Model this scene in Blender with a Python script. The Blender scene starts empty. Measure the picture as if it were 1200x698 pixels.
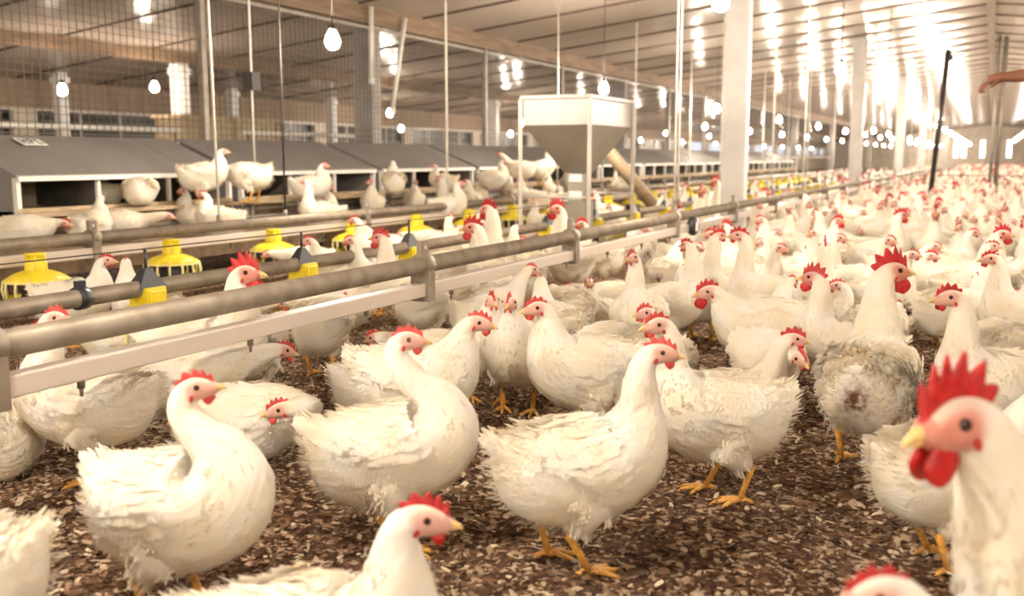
import bpy, math, random
import numpy as np
from mathutils import Vector, Matrix

# ---------------------------------------------------------------- camera, light, exposure
scene = bpy.context.scene
COL = scene.collection
CAM_H = 0.78
PITCH, YAW = math.radians(8.05), math.radians(25.53)
cam_d = bpy.data.cameras.new('camera')
cam = bpy.data.objects.new('camera', cam_d)
COL.objects.link(cam)
cam.location = (0, 0, CAM_H)
cam.rotation_euler = (math.pi/2 - PITCH, 0, YAW)
cam_d.sensor_width = 36
cam_d.lens = 35.01
cam_d.clip_end = 300
cam_d.dof.use_dof = True
cam_d.dof.focus_distance = 2.7
cam_d.dof.aperture_fstop = 3.4
scene.camera = cam
scene.view_settings.view_transform = 'Standard'
scene.view_settings.look = 'None'
scene.view_settings.gamma = 1
scene.view_settings.use_curve_mapping = False
scene.view_settings.exposure = 2.25
scene.cycles.use_denoising = True
scene.cycles.max_bounces = 8
scene.cycles.diffuse_bounces = 5
scene.cycles.sample_clamp_indirect = 8
world = bpy.data.worlds.new('world')
scene.world = world
world.use_nodes = True
world.node_tree.nodes['Background'].inputs[0].default_value = (0.9, 0.92, 1.0, 1)
world.node_tree.nodes['Background'].inputs[1].default_value = 0.25
BULB_STRENGTH = 290

F_PX = 1167.0
_FW = np.array([-math.sin(YAW)*math.cos(PITCH), math.cos(YAW)*math.cos(PITCH), -math.sin(PITCH)])
_RT = np.array([math.cos(YAW), math.sin(YAW), 0.0])
_UP = np.cross(_RT, _FW)
_CP = np.array([0, 0, CAM_H])
def ground(px, depth, z=0.0):
    """point at height z, at that depth in front of the lens, in that column of the photograph"""
    p = _CP + _FW*depth + _RT*((px-600)/F_PX*depth)
    return p + _UP*((z-p[2])/_UP[2])
def project(P):
    v = np.asarray(P, float) - _CP
    d = v @ _FW
    return 600 + F_PX*(v @ _RT)/d, 349 - F_PX*(v @ _UP)/d, d
# ---------------------------------------------------------------- helpers
def tag(o, label=None, cat=None, group=None, kind=None):
    if label: o['label'] = label
    if cat: o['category'] = cat
    if group: o['group'] = group
    if kind: o['kind'] = kind
    return o
def empty(name, loc=(0, 0, 0), rz=0.0):
    o = bpy.data.objects.new(name, None)
    o.empty_display_size = 0.05
    COL.objects.link(o)
    o.location = loc
    o.rotation_euler = (0, 0, rz)
    return o
class MB:
    """collects geometry and links it as ONE mesh object"""
    def __init__(s):
        s.v, s.f, s.m, s.n, s.att, s.sm, s.nrm = [], [], [], 0, {}, [], []
    def add(s, verts, faces, mat=0, smooth=False, **att):
        verts = np.asarray(verts, float).reshape(-1, 3)
        s.v.append(verts)
        o = s.n
        for f in faces:
            s.f.append([i+o for i in f])
        s.m += [mat]*len(faces)
        s.sm += [smooth]*len(faces)
        for k, a in att.items():
            s.att.setdefault(k, []).append((o, np.asarray(a, float)))
        s.n += len(verts)
        return s
    def box(s, x0, x1, y0, y1, z0, z1, mat=0):
        v = [(x, y, z) for x in (x0, x1) for y in (y0, y1) for z in (z0, z1)]
        return s.add(v, [(0,1,3,2), (4,6,7,5), (0,4,5,1), (2,3,7,6), (0,2,6,4), (1,5,7,3)], mat)
    def cbox(s, c, d, mat=0):
        return s.box(c[0]-d[0]/2, c[0]+d[0]/2, c[1]-d[1]/2, c[1]+d[1]/2, c[2]-d[2]/2, c[2]+d[2]/2, mat)
    def tube(s, pts, r, n=10, mat=0, caps=True, smooth=True):
        pts = [np.asarray(p, float) for p in pts]
        rs = r if hasattr(r, '__len__') else [r]*len(pts)
        vs, up = [], None
        for i, p in enumerate(pts):
            t = pts[min(i+1, len(pts)-1)] - pts[max(i-1, 0)]
            t = t/(np.linalg.norm(t)+1e-12)
            if up is None:
                up = np.array([0, 0, 1.0]) if abs(t[2]) < 0.9 else np.array([1.0, 0, 0])
            a = np.cross(t, up); a /= np.linalg.norm(a)+1e-12
            up = np.cross(a, t)
            for k in range(n):
                th = 2*math.pi*k/n
                vs.append(p + rs[i]*(math.cos(th)*a + math.sin(th)*up))
        fs = [(i*n+k, i*n+(k+1) % n, (i+1)*n+(k+1) % n, (i+1)*n+k) for i in range(len(pts)-1) for k in range(n)]
        s.add(vs, fs, mat, smooth)
        if caps:
            m = len(pts)-1
            s.f.append([s.n-len(vs)+k for k in reversed(range(n))]); s.f.append([s.n-len(vs)+m*n+k for k in range(n)])
            s.m += [mat]*2; s.sm += [False]*2
        return s
    def lathe(s, prof, c=(0, 0, 0), n=24, mat=0, smooth=True, closed=False):
        vs = [(c[0]+r*math.cos(2*math.pi*k/n), c[1]+r*math.sin(2*math.pi*k/n), c[2]+z) for r, z in prof for k in range(n)]
        m = len(prof)
        fs = [(i*n+k, i*n+(k+1) % n, (i+1)*n+(k+1) % n, (i+1)*n+k) for i in range(m-1) for k in range(n)]
        if closed:
            fs += [((m-1)*n+k, (m-1)*n+(k+1) % n, (k+1) % n, k) for k in range(n)]
        return s.add(vs, fs, mat, smooth)
    def ball(s, c, r, n=16, m=10, mat=0):
        r = r if hasattr(r, '__len__') else (r, r, r)
        vs = [(c[0]+r[0]*math.sin(math.pi*j/m)*math.cos(2*math.pi*k/n), c[1]+r[1]*math.sin(math.pi*j/m)*math.sin(2*math.pi*k/n),
               c[2]+r[2]*math.cos(math.pi*j/m)) for j in range(m+1) for k in range(n)]
        fs = [(j*n+k, (j+1)*n+k, (j+1)*n+(k+1) % n, j*n+(k+1) % n) for j in range(m) for k in range(n)]
        return s.add(vs, fs, mat, True)
    def mesh(s, name, mats):
        v = np.concatenate(s.v) if s.v else np.zeros((0, 3))
        me = bpy.data.meshes.new(name)
        me.vertices.add(len(v)); me.vertices.foreach_set('co', v.ravel())
        cnt = np.array([len(f) for f in s.f], np.int32)
        me.loops.add(int(cnt.sum()))
        me.loops.foreach_set('vertex_index', np.fromiter((i for f in s.f for i in f), np.int32, int(cnt.sum())))
        me.polygons.add(len(cnt))
        me.polygons.foreach_set('loop_start', np.concatenate([[0], np.cumsum(cnt)[:-1]]).astype(np.int32))
        for m in (mats if isinstance(mats, (list, tuple)) else [mats]):
            me.materials.append(m)
        me.polygons.foreach_set('material_index', np.array(s.m, np.int32))
        me.polygons.foreach_set('use_smooth', np.array(s.sm, bool))
        for k, chunks in s.att.items():
            dim = chunks[0][1].ndim
            if dim == 2:
                at = me.attributes.new(k, 'FLOAT_VECTOR', 'POINT'); a = np.zeros((len(v), 3))
                for o, c in chunks: a[o:o+len(c)] = c
                at.data.foreach_set('vector', a.ravel())
            else:
                at = me.attributes.new(k, 'FLOAT', 'POINT'); a = np.zeros(len(v))
                for o, c in chunks: a[o:o+len(c)] = c
                at.data.foreach_set('value', a)
        me.update(calc_edges=True)
        me.validate()
        if s.nrm:                                       # fluff is shaded with the body it lies on
            a = np.zeros((len(v), 3))
            for o, c in s.nrm: a[o:o+len(c)] = c
            me.normals_split_custom_set_from_vertices(a)
        return me
    def build(s, name, mats, parent=None, loc=None):
        o = bpy.data.objects.new(name, s.mesh(name, mats))
        COL.objects.link(o)
        if parent is not None: o.parent = parent
        if loc is not None: o.location = loc
        return o
def copy_tree(o, parent=None):
    c = o.copy(); COL.objects.link(c)
    if parent is not None: c.parent = parent
    for ch in list(o.children): copy_tree(ch, c)
    return c
def bevel(o, w, seg=2):
    m = o.modifiers.new('edge', 'BEVEL'); m.width = w; m.segments = seg; m.limit_method = 'ANGLE'
    return o

# ---------------------------------------------------------------- materials
class NT:
    def __init__(s, name):
        s.m = bpy.data.materials.new(name); s.m.use_nodes = True
        s.t = s.m.node_tree; s.b = s.t.nodes['Principled BSDF']; s.out = s.t.nodes['Material Output']
    def n(s, kind, **kw):
        nd = s.t.nodes.new(kind)
        for k, v in kw.items():
            if k in nd.inputs: nd.inputs[k].default_value = v
            else: setattr(nd, k, v)
        return nd
    def l(s, a, b): s.t.links.new(a, b)
def mat_plain(name, col, rough=0.6, metal=0.0, var=0.15, scale=8.0, bump=0.0, spec=0.5, stretch=None, dirt=None):
    m = NT(name)
    m.b.inputs['Roughness'].default_value = rough; m.b.inputs['Metallic'].default_value = metal
    m.b.inputs['Specular IOR Level'].default_value = spec
    tc = m.n('ShaderNodeTexCoord'); src = tc.outputs['Object']
    if stretch:
        mp = m.n('ShaderNodeMapping'); mp.inputs['Scale'].default_value = stretch; m.l(src, mp.inputs[0]); src = mp.outputs[0]
    nz = m.n('ShaderNodeTexNoise'); nz.inputs['Scale'].default_value = scale; nz.inputs['Detail'].default_value = 6
    m.l(src, nz.inputs['Vector'])
    cr = m.n('ShaderNodeValToRGB')
    d = dirt or tuple(c*(1-2*var) for c in col)
    cr.color_ramp.elements[0].position = 0.32; cr.color_ramp.elements[1].position = 0.62
    cr.color_ramp.elements[0].color = (*d, 1); cr.color_ramp.elements[1].color = (*col, 1)
    m.l(nz.outputs['Fac'], cr.inputs[0]); m.l(cr.outputs[0], m.b.inputs['Base Color'])
    if bump:
        b = m.n('ShaderNodeBump', Strength=bump); b.inputs['Distance'].default_value = 0.01
        m.l(nz.outputs['Fac'], b.inputs['Height']); m.l(b.outputs[0], m.b.inputs['Normal'])
    return m.m
def mat_emit(name, col, strength):
    m = NT(name)
    m.b.inputs['Base Color'].default_value = (*col, 1)
    m.b.inputs['Emission Color'].default_value = (*col, 1); m.b.inputs['Emission Strength'].default_value = strength
    return m.m
# ---------------------------------------------------------------- materials of the house
M_CEIL = mat_plain('ceiling_sheet', (0.40, 0.335, 0.285), 0.20, var=0.06, scale=1.2, bump=0.08, spec=0.055)
M_SEAM = mat_plain('ceiling_seam', (0.10, 0.06, 0.04), 0.7)
M_GALV = mat_plain('galvanised_steel', (0.29, 0.245, 0.195), 0.5, 0.35, var=0.22, scale=14, bump=0.2, dirt=(0.20, 0.16, 0.12))
M_GALV_PALE = mat_plain('pale_galvanised_steel', (0.62, 0.58, 0.54), 0.45, 0.3, var=0.1, scale=10, bump=0.08)
M_PVC = mat_plain('white_pvc', (0.58, 0.52, 0.47), 0.4, var=0.08, scale=9, bump=0.05, dirt=(0.58, 0.50, 0.42))
M_NEST = mat_plain('grey_sheet_metal', (0.26, 0.245, 0.235), 0.55, 0.2, var=0.06, scale=3, bump=0.05)
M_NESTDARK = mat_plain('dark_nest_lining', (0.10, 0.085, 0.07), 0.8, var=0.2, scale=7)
M_NESTBACK = mat_plain('dusty_nest_back', (0.42, 0.35, 0.25), 0.8, var=0.2, scale=6)
M_TRIM = mat_plain('white_edge_trim', (0.78, 0.75, 0.70), 0.45, var=0.05)
M_WOOD = mat_plain('dusty_timber', (0.52, 0.40, 0.26), 0.75, var=0.2, scale=12, bump=0.3, stretch=(6, 0.6, 6))
M_SLAT = mat_plain('dirty_slats', (0.26, 0.18, 0.11), 0.85, var=0.25, scale=10, bump=0.4)
M_BEAM = mat_plain('brown_beam', (0.22, 0.14, 0.085), 0.7, var=0.2, scale=6, bump=0.2, stretch=(4, .4, 4))
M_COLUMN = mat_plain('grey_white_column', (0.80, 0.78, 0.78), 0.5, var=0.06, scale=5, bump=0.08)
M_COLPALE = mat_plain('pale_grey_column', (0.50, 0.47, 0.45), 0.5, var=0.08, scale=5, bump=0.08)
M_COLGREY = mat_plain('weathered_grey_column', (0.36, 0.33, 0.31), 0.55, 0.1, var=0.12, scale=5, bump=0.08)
M_POST = mat_plain('steel_post', (0.30, 0.26, 0.22), 0.5, 0.3, var=0.15, scale=10)
M_DARK = mat_plain('black_pole_paint', (0.04, 0.03, 0.028), 0.5)
M_WIRE = mat_plain('mesh_wire', (0.10, 0.085, 0.07), 0.6, 0.2)
M_CORD = mat_plain('white_cord', (0.80, 0.76, 0.68), 0.7)
M_YELLOW = mat_plain('yellow_plastic', (0.83, 0.66, 0.03), 0.4, var=0.08, scale=12)
M_YELLOW_PALE = mat_plain('pale_yellow_plastic', (0.84, 0.76, 0.34), 0.4, var=0.08, scale=12)
M_BLACKPL = mat_plain('black_plastic', (0.03, 0.032, 0.04), 0.4)
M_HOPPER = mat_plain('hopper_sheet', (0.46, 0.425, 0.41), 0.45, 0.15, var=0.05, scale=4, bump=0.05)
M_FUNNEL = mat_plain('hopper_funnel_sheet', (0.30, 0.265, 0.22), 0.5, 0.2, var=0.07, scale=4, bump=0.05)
M_WALL = mat_plain('wall_curtain', (0.30, 0.21, 0.145), 0.7, var=0.12, scale=2, bump=0.2, stretch=(1, 6, .6))
M_WALLPALE = mat_plain('wall_panel_pale', (0.60, 0.52, 0.43), 0.6, var=0.08, scale=3)
M_PAPER = mat_plain('white_label', (0.85, 0.83, 0.80), 0.6, var=0.03)
M_GLASS = mat_plain('night_window', (0.018, 0.014, 0.013), 0.3, var=0.1, spec=0.12)
M_BULB = mat_emit('lit_bulb', (1.0, 0.87, 0.70), BULB_STRENGTH)

M_BULBDIM = mat_emit('dim_lit_bulb', (1.0, 0.84, 0.66), BULB_STRENGTH*.30)

def mat_litter():
    m = NT('wood_shaving_litter')
    tc = m.n('ShaderNodeTexCoord')
    n0 = m.n('ShaderNodeTexNoise', Scale=12.0, Detail=3.0); m.l(tc.outputs['Object'], n0.inputs['Vector'])
    ad = m.n('ShaderNodeVectorMath', operation='MULTIPLY_ADD'); m.l(n0.outputs['Color'], ad.inputs[0]); ad.inputs[1].default_value = (.05, .05, .05); m.l(tc.outputs['Object'], ad.inputs[2])
    vo = m.n('ShaderNodeTexVoronoi', Scale=85.0); m.l(ad.outputs[0], vo.inputs['Vector'])
    n1 = m.n('ShaderNodeTexNoise', Scale=2.2, Detail=5.0); m.l(tc.outputs['Object'], n1.inputs['Vector'])
    cr = m.n('ShaderNodeValToRGB')
    e = cr.color_ramp.elements
    e[0].position = 0.0; e[0].color = (0.035, 0.016, 0.009, 1)
    e[1].position = 1.0; e[1].color = (0.58, 0.46, 0.33, 1)
    for p, c in ((.45, (0.10, 0.05, 0.027, 1)), (.72, (0.24, 0.14, 0.08, 1))):
        q = e.new(p); q.color = c
    sp = m.n('ShaderNodeSeparateColor'); m.l(vo.outputs['Color'], sp.inputs[0])
    mt = m.n('ShaderNodeMath', operation='MULTIPLY_ADD'); m.l(n1.outputs['Fac'], mt.inputs[0]); mt.inputs[1].default_value = .5; m.l(sp.outputs[0], mt.inputs[2])
    sb = m.n('ShaderNodeMath', operation='SUBTRACT'); m.l(mt.outputs[0], sb.inputs[0]); sb.inputs[1].default_value = .24
    m.l(sb.outputs[0], cr.inputs[0]); m.l(cr.outputs[0], m.b.inputs['Base Color'])
    m.b.inputs['Roughness'].default_value = 0.9; m.b.inputs['Specular IOR Level'].default_value = 0.2
    b = m.n('ShaderNodeBump', Strength=0.9); b.inputs['Distance'].default_value = 0.012
    m.l(sp.outputs[1], b.inputs['Height']); m.l(b.outputs[0], m.b.inputs['Normal'])
    return m.m
M_LITTER = mat_litter()
def mat_chips():
    m = NT('loose_wood_shavings')
    a = m.n('ShaderNodeAttribute'); a.attribute_name = 'tone'
    cr = m.n('ShaderNodeValToRGB'); e = cr.color_ramp.elements
    e[0].color = (0.05, 0.024, 0.014, 1); e[1].color = (0.72, 0.60, 0.44, 1)
    q = e.new(.55); q.color = (0.19, 0.105, 0.058, 1)
    m.l(a.outputs['Fac'], cr.inputs[0]); m.l(cr.outputs[0], m.b.inputs['Base Color'])
    m.b.inputs['Roughness'].default_value = 0.8; m.b.inputs['Specular IOR Level'].default_value = 0.25
    return m.m
M_CHIP = mat_chips()

# ---------------------------------------------------------------- the house: floor, ceiling, walls
Y0, Y1 = -9.0, 72.0
WX = 10.4
RIDGE_X, RIDGE_Z, SLOPE = -0.13, 2.85, 0.112
def ceil_z(x): return RIDGE_Z - SLOPE*abs(x-RIDGE_X)
m = MB(); nx, ny = 60, 60
m.box(-WX, WX, Y0, Y1, -0.2, 0.0)
tag(m.build('floor', M_LITTER), kind='structure')
PANEL, SEAM0 = 1.19, 8.23
m = MB()
k0 = int(math.floor((Y0-SEAM0)/PANEL)); k1 = int(math.ceil((Y1-SEAM0)/PANEL))
for k in range(k0, k1):
    ya, yb = SEAM0+k*PANEL, SEAM0+(k+1)*PANEL
    for sx in (-1, 1):
        xe = sx*WX
        vs = []
        for q in range(7):                              # every sheet sags a little between its seams
            t = q/6; y = ya+(yb-ya)*t; sag = -0.012*math.sin(math.pi*t)
            for x in (RIDGE_X, (RIDGE_X+xe)/2, xe): vs.append((x, y, ceil_z(x)+sag))
        fs = [(3*q+i, 3*q+i+1, 3*q+i+4, 3*q+i+3) for q in range(6) for i in range(2)]
        if sx < 0: fs = [tuple(reversed(f)) for f in fs]
        m.add(vs, fs, 0, True)
        w = .014
        vs = [(x, y, ceil_z(x)+z) for x in (RIDGE_X, xe) for y in (ya-w, ya+w) for z in (0.02, -0.016)]
        m.add(vs, [(0, 1, 5, 4), (1, 3, 7, 5), (3, 2, 6, 7), (2, 0, 4, 6)], 1)
# outer skin
zt, ze = RIDGE_Z+.12, ceil_z(WX)+.12
m.add([(-WX-.2, Y0-.2, ze), (RIDGE_X, Y0-.2, zt), (WX+.2, Y0-.2, ze), (-WX-.2, Y1+.2, ze), (RIDGE_X, Y1+.2, zt), (WX+.2, Y1+.2, ze)], [(0, 1, 4, 3), (1, 2, 5, 4)], 0)
tag(m.build('ceiling', [M_CEIL, M_SEAM]), kind='structure')
def beam(name, x, w, h, mat, ya=Y0, yb=Y1):
    z = ceil_z(x)
    tag(MB().box(x-w/2, x+w/2, ya, yb, z-h, z+.01).build(name, mat), kind='structure')
beam('trim_1', RIDGE_X, .11, .13, M_BEAM)               # ridge beam
beam('trim_2', -8.25, .12, .13, M_BEAM)
beam('trim_3', -5.6, .10, .17, M_BEAM)
beam('trim_4', 5.6, .10, .17, M_BEAM)
for sx, nm in ((-1, 'wall_left'), (1, 'wall_right')):
    m = MB(); x0, x1 = (-WX-.2, -WX) if sx < 0 else (WX, WX+.2)
    m.box(x0, x1, Y0-.2, Y1+.2, -0.2, .93, 1); m.box(x0, x1, Y0-.2, Y1+.2, 1.36, ceil_z(WX)+.15, 0)
    wy = Y0
    if sx < 0:
        for k in range(28): m.box(x0, x1, Y0+k*2.9-.2, Y0+k*2.9+.12, .93, 1.36, 1)
    else: m.box(x0, x1, Y0, Y1, .93, 1.36, 0)
    tag(m.build(nm, [M_WALL, M_WALLPALE]), kind='structure')
for k in range(4, 16):                                   # dark night windows with bars in the left wall
    ya, yb = Y0+k*2.9+.12, Y0+(k+1)*2.9-.2
    fr = MB()
    for z in (.93, 1.33): fr.box(-WX-.10, -WX+.01, ya, yb, z, z+.03)
    nb = 5
    for q in range(nb): yy = ya+(yb-ya)*q/(nb-1); fr.box(-WX-.03, -WX-.005, yy-.008, yy+.008, .95, 1.35)
    for z in (1.06, 1.2): fr.box(-WX-.03, -WX-.012, ya, yb, z, z+.008)
    f = tag(fr.build('window_%d' % (k-3), M_PVC), kind='structure')
    MB().box(-WX-.12, -WX-.08, ya, yb, .93, 1.36).build('pane', M_GLASS, f)
for yy, nm in ((Y0, 'wall_back'), (Y1, 'wall_front')):
    y0, y1 = (yy-.2, yy) if yy < 0 else (yy, yy+.2)
    vs = []
    for y in (y0, y1): vs += [(-WX-.2, y, -.2), (WX+.2, y, -.2), (WX+.2, y, ceil_z(WX)+.12), (RIDGE_X, y, RIDGE_Z+.12), (-WX-.2, y, ceil_z(WX)+.12)]
    m = MB().add(vs, [(4, 3, 2, 1, 0), (5, 6, 7, 8, 9)]+[(i, (i+1) % 5, 5+(i+1) % 5, 5+i) for i in range(5)])
    tag(m.build(nm, M_WALLPALE), kind='structure')

M_LITPANE = mat_emit('lit_end_window', (1.0, 0.93, 0.82), 1.2)
for k, px in enumerate((1119, 1128, 1150, 1181)):          # tall lit openings in the far end wall
    p = ground(px, 64.0); p = p*(Y1/p[1])
    f = MB(); w, z0, z1 = .13, .75, 1.85
    for a, b, c, d in ((p[0]-w-.06, p[0]-w, z0-.06, z1+.06), (p[0]+w, p[0]+w+.06, z0-.06, z1+.06), (p[0]-w, p[0]+w, z0-.06, z0), (p[0]-w, p[0]+w, z1, z1+.06)): f.box(a, b, Y1-.05, Y1+.01, c, d)
    fo = tag(f.build('window_%d' % (13+k), M_WALLPALE), kind='structure')
    MB().box(p[0]-w, p[0]+w, Y1-.02, Y1-.005, z0, z1).build('pane', M_LITPANE, fo)

# loose shavings on the litter
rng = np.random.default_rng(5)
def shavings():
    n = 52000
    dep = 1.0+4.6*rng.random(n)**1.25
    px = rng.uniform(-120, 1320, n)
    P = np.array([ground(a, b) for a, b in zip(px, dep)])
    P = P[(P[:, 0] > -3.2) & (P[:, 1] > .2)]; n = len(P)
    cl = np.sin(P[:, 0]*5.1+1.7*np.sin(P[:, 1]*3.7))+np.sin(P[:, 1]*6.3+1.3*np.sin(P[:, 0]*4.9))
    L = rng.uniform(.006, .021, n)*(1+.3*(cl > .7)); W = L*rng.uniform(.25, .7, n)
    a = rng.uniform(0, 2*np.pi, n); tl = rng.normal(0, .30, n); rl = rng.normal(0, .30, n)
    d = np.stack([np.cos(a)*np.cos(tl), np.sin(a)*np.cos(tl), np.sin(tl)], 1)
    s = np.stack([-np.sin(a)*np.cos(rl), np.cos(a)*np.cos(rl), np.sin(rl)], 1)
    nn = np.cross(d, s)
    z = rng.random(n)**2*.010+.002+np.abs(np.sin(tl))*L*.5+np.abs(np.sin(rl))*W*.5
    P[:, 2] = z
    rows = []
    for u, v, h in ((-.5, -.4, 0), (-.5, .5, 0), (.05, .55, .12), (.5, .3, 0), (.5, -.5, 0), (0, -.5, .12)):
        rows.append(P+d*(L*u)[:, None]+s*(W*v)[:, None]+nn*(h*W)[:, None])
    V = np.stack(rows, 1)
    f = [(6*i, 6*i+5, 6*i+2, 6*i+1) for i in range(n)]+[(6*i+5, 6*i+4, 6*i+3, 6*i+2) for i in range(n)]
    tone = np.clip(rng.random(n)**1.7*.95+.12*cl*(rng.random(n))+rng.normal(0, .06, n), 0, 1)
    m = MB(); m.add(V.reshape(-1, 3), f, 0, False, tone=np.repeat(tone, 6))
    tag(m.build('wood_shavings', M_CHIP), 'loose pale and brown wood shavings strewn over the litter floor', 'wood shavings', kind='stuff')
shavings()

# ---------------------------------------------------------------- columns, posts and mesh fence
def column(name, x, y, sx, sy, label, mat=M_COLUMN, z1=None, group=None):
    z1 = (z1 or ceil_z(x)-.0)
    m = MB(); m.box(x-sx/2, x+sx/2, y-sy/2, y+sy/2, 0, z1)
    root = bevel(m.build(name, mat), .008)
    MB().box(x-sx/2-.05, x+sx/2+.05, y-sy/2-.05, y+sy/2+.05, 0, .015).build('base_plate', mat, root)
    MB().box(x-sx/2-.02, x+sx/2+.02, y-sy/2-.02, y+sy/2+.02, z1-.12, z1-.05).build('head_plate', mat, root)
    return tag(root, label, 'column', group)
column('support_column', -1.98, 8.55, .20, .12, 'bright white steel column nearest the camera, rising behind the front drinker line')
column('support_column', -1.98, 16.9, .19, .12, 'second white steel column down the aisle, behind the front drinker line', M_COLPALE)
for k, y in enumerate((25.2, 33.5, 41.8, 50.1)): column('support_column', -1.98, y, .19, .12, 'white steel column far down the aisle behind the drinker line', M_COLPALE, group='far columns of the aisle row')
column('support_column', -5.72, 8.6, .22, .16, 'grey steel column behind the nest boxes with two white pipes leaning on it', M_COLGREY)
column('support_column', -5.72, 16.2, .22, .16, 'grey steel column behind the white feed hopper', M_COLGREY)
for k, y in enumerate((24.5, 32.8, 41.1)): column('support_column', -5.72, y, .20, .16, 'grey steel column far along the nest box row', M_COLGREY, group='far columns of the nest row')
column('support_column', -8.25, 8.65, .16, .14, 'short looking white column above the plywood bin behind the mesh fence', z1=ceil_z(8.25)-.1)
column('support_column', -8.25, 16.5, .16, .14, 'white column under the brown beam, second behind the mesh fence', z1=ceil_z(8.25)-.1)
column('support_column', -9.9, 8.45, .12, .12, 'white wall column between the barred dark windows at far left')
column('support_column', -9.9, 11.4, .12, .12, 'white wall column by the barred windows, just past the plywood bin')
column('support_column', -9.9, 13.8, .14, .12, 'white wall column left of the column with leaning pipes')
for y in (31, 39.3, 47.6): column('support_column', 1.72, y, .19, .12, 'white steel column far away, right of the ridge beam', M_COLPALE, group='far columns right of the ridge')
for i, (y0, z0, z1, y1) in enumerate(((8.40, 1.55, 2.22, 8.36), (8.78, 1.28, 2.18, 8.98))):
    t = MB().tube([(-5.54, y0, z0), (-5.50, y1, z1)], .022, 10); t.tube([(-5.54, y0, z0-.06), (-5.54, y0, z0)], .028, 10)
    tag(t.build('leaning_pipe', M_TRIM), ('upright white pipe strapped to the grey column behind the nest boxes', 'slanting white pipe leaning against the grey column behind the nest boxes')[i], 'pipe')
ORD = ['first', 'second', 'third', 'fourth', 'fifth', 'sixth', 'seventh', 'eighth', 'ninth', 'tenth', 'eleventh', 'twelfth', 'thirteenth', 'fourteenth', 'fifteenth', 'sixteenth']
for i, y in enumerate((6.12, 10.95, 13.35, 18.6, 21.2, 23.6)):
    m = MB().box(-5.62, -5.57, y-.025, y+.025, 0, ceil_z(5.6)-.05)
    r = m.build('fence_post', M_POST); MB().box(-5.65, -5.54, y-.05, y+.05, 0, .012).build('base_plate', M_POST, r)
    tag(r, 'slim brown steel post of the wire mesh fence, %s from the near end' % ORD[i], 'post')
# the wire mesh partition behind the nests
root = empty('wire_mesh_fence', (-5.6, 2.4, 0))
tag(root, 'tall fine wire mesh partition rising from the nest boxes to the ceiling', 'fence')
m = MB(); yy = 2.4; zt = ceil_z(5.6)-.16; r = .0023
q = 0
while yy < 40:
    m.box(-5.6-r, -5.6+r, yy-r, yy+r, .78, zt); yy += .062 if yy < 20 else .12
z = .80
while z < zt:
    m.box(-5.6-r, -5.6+r, 2.4, 40 if q % 2 == 0 else 14, z-r*.8, z+r*.8); z += .052; q += 1
m.v = [a-np.array([-5.6, 2.4, 0]) for a in m.v]
m.build('wire_mesh', M_WIRE, root)
m = MB().box(-.015, .015, 0, 37.6, zt-.03, zt); m.build('top_rail', M_POST, root)
m = MB().box(-.015, .015, 0, 37.6, .76, .79); m.build('bottom_rail', M_POST, root)

# cross fence far down the aisle with its poles
for i, (px, X0, dep, w, lab) in enumerate(((1096, 0, 17.0, .045, 'black leaning pole of the cross fence far down the aisle'), (1159, 0, 17.4, .028, 'thin dark pole of the cross fence, left one of the close pair'), (1166, 0, 17.4, .04, 'thin dark pole of the cross fence, right one of the close pair'))):
    p = ground(px, dep)
    lean = .16 if i == 0 else .02
    m = MB().tube([(p[0]-lean*.6, p[1], 0), (p[0]+lean*.4, p[1], ceil_z(p[0]) if i else 2.55)], w, 10); rt = m.build('fence_pole', M_DARK if i == 0 else M_POST)
    MB().lathe([(.0, 0), (w*2, 0), (w*2, .02), (0, .02)], (p[0]-lean*.6, p[1], 0), 12).build('foot', M_DARK, rt)
    if i == 0: MB().cbox((p[0]+lean*.42+.03, p[1], 2.42), (.08, .06, .10)).build('bracket', M_DARK, rt)
    tag(rt, lab, 'pole')
m = MB(); pA = ground(1096, 17.2)
root = empty('cross_fence', (pA[0], pA[1], 0))
tag(root, 'low wire fence crossing the aisle between the dark poles', 'fence')
for z in (.18, .33, .47): m.tube([(0, 0, z), (3.2, .1, z)], .006 if z < .4 else .011, 6)
m.build('wire', M_POST, root)
mm = MB()
for q in range(40): mm.box(q*.08, q*.08+.004, -.002, .002, .02, .47)
mm.build('mesh', M_WIRE, root)

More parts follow.
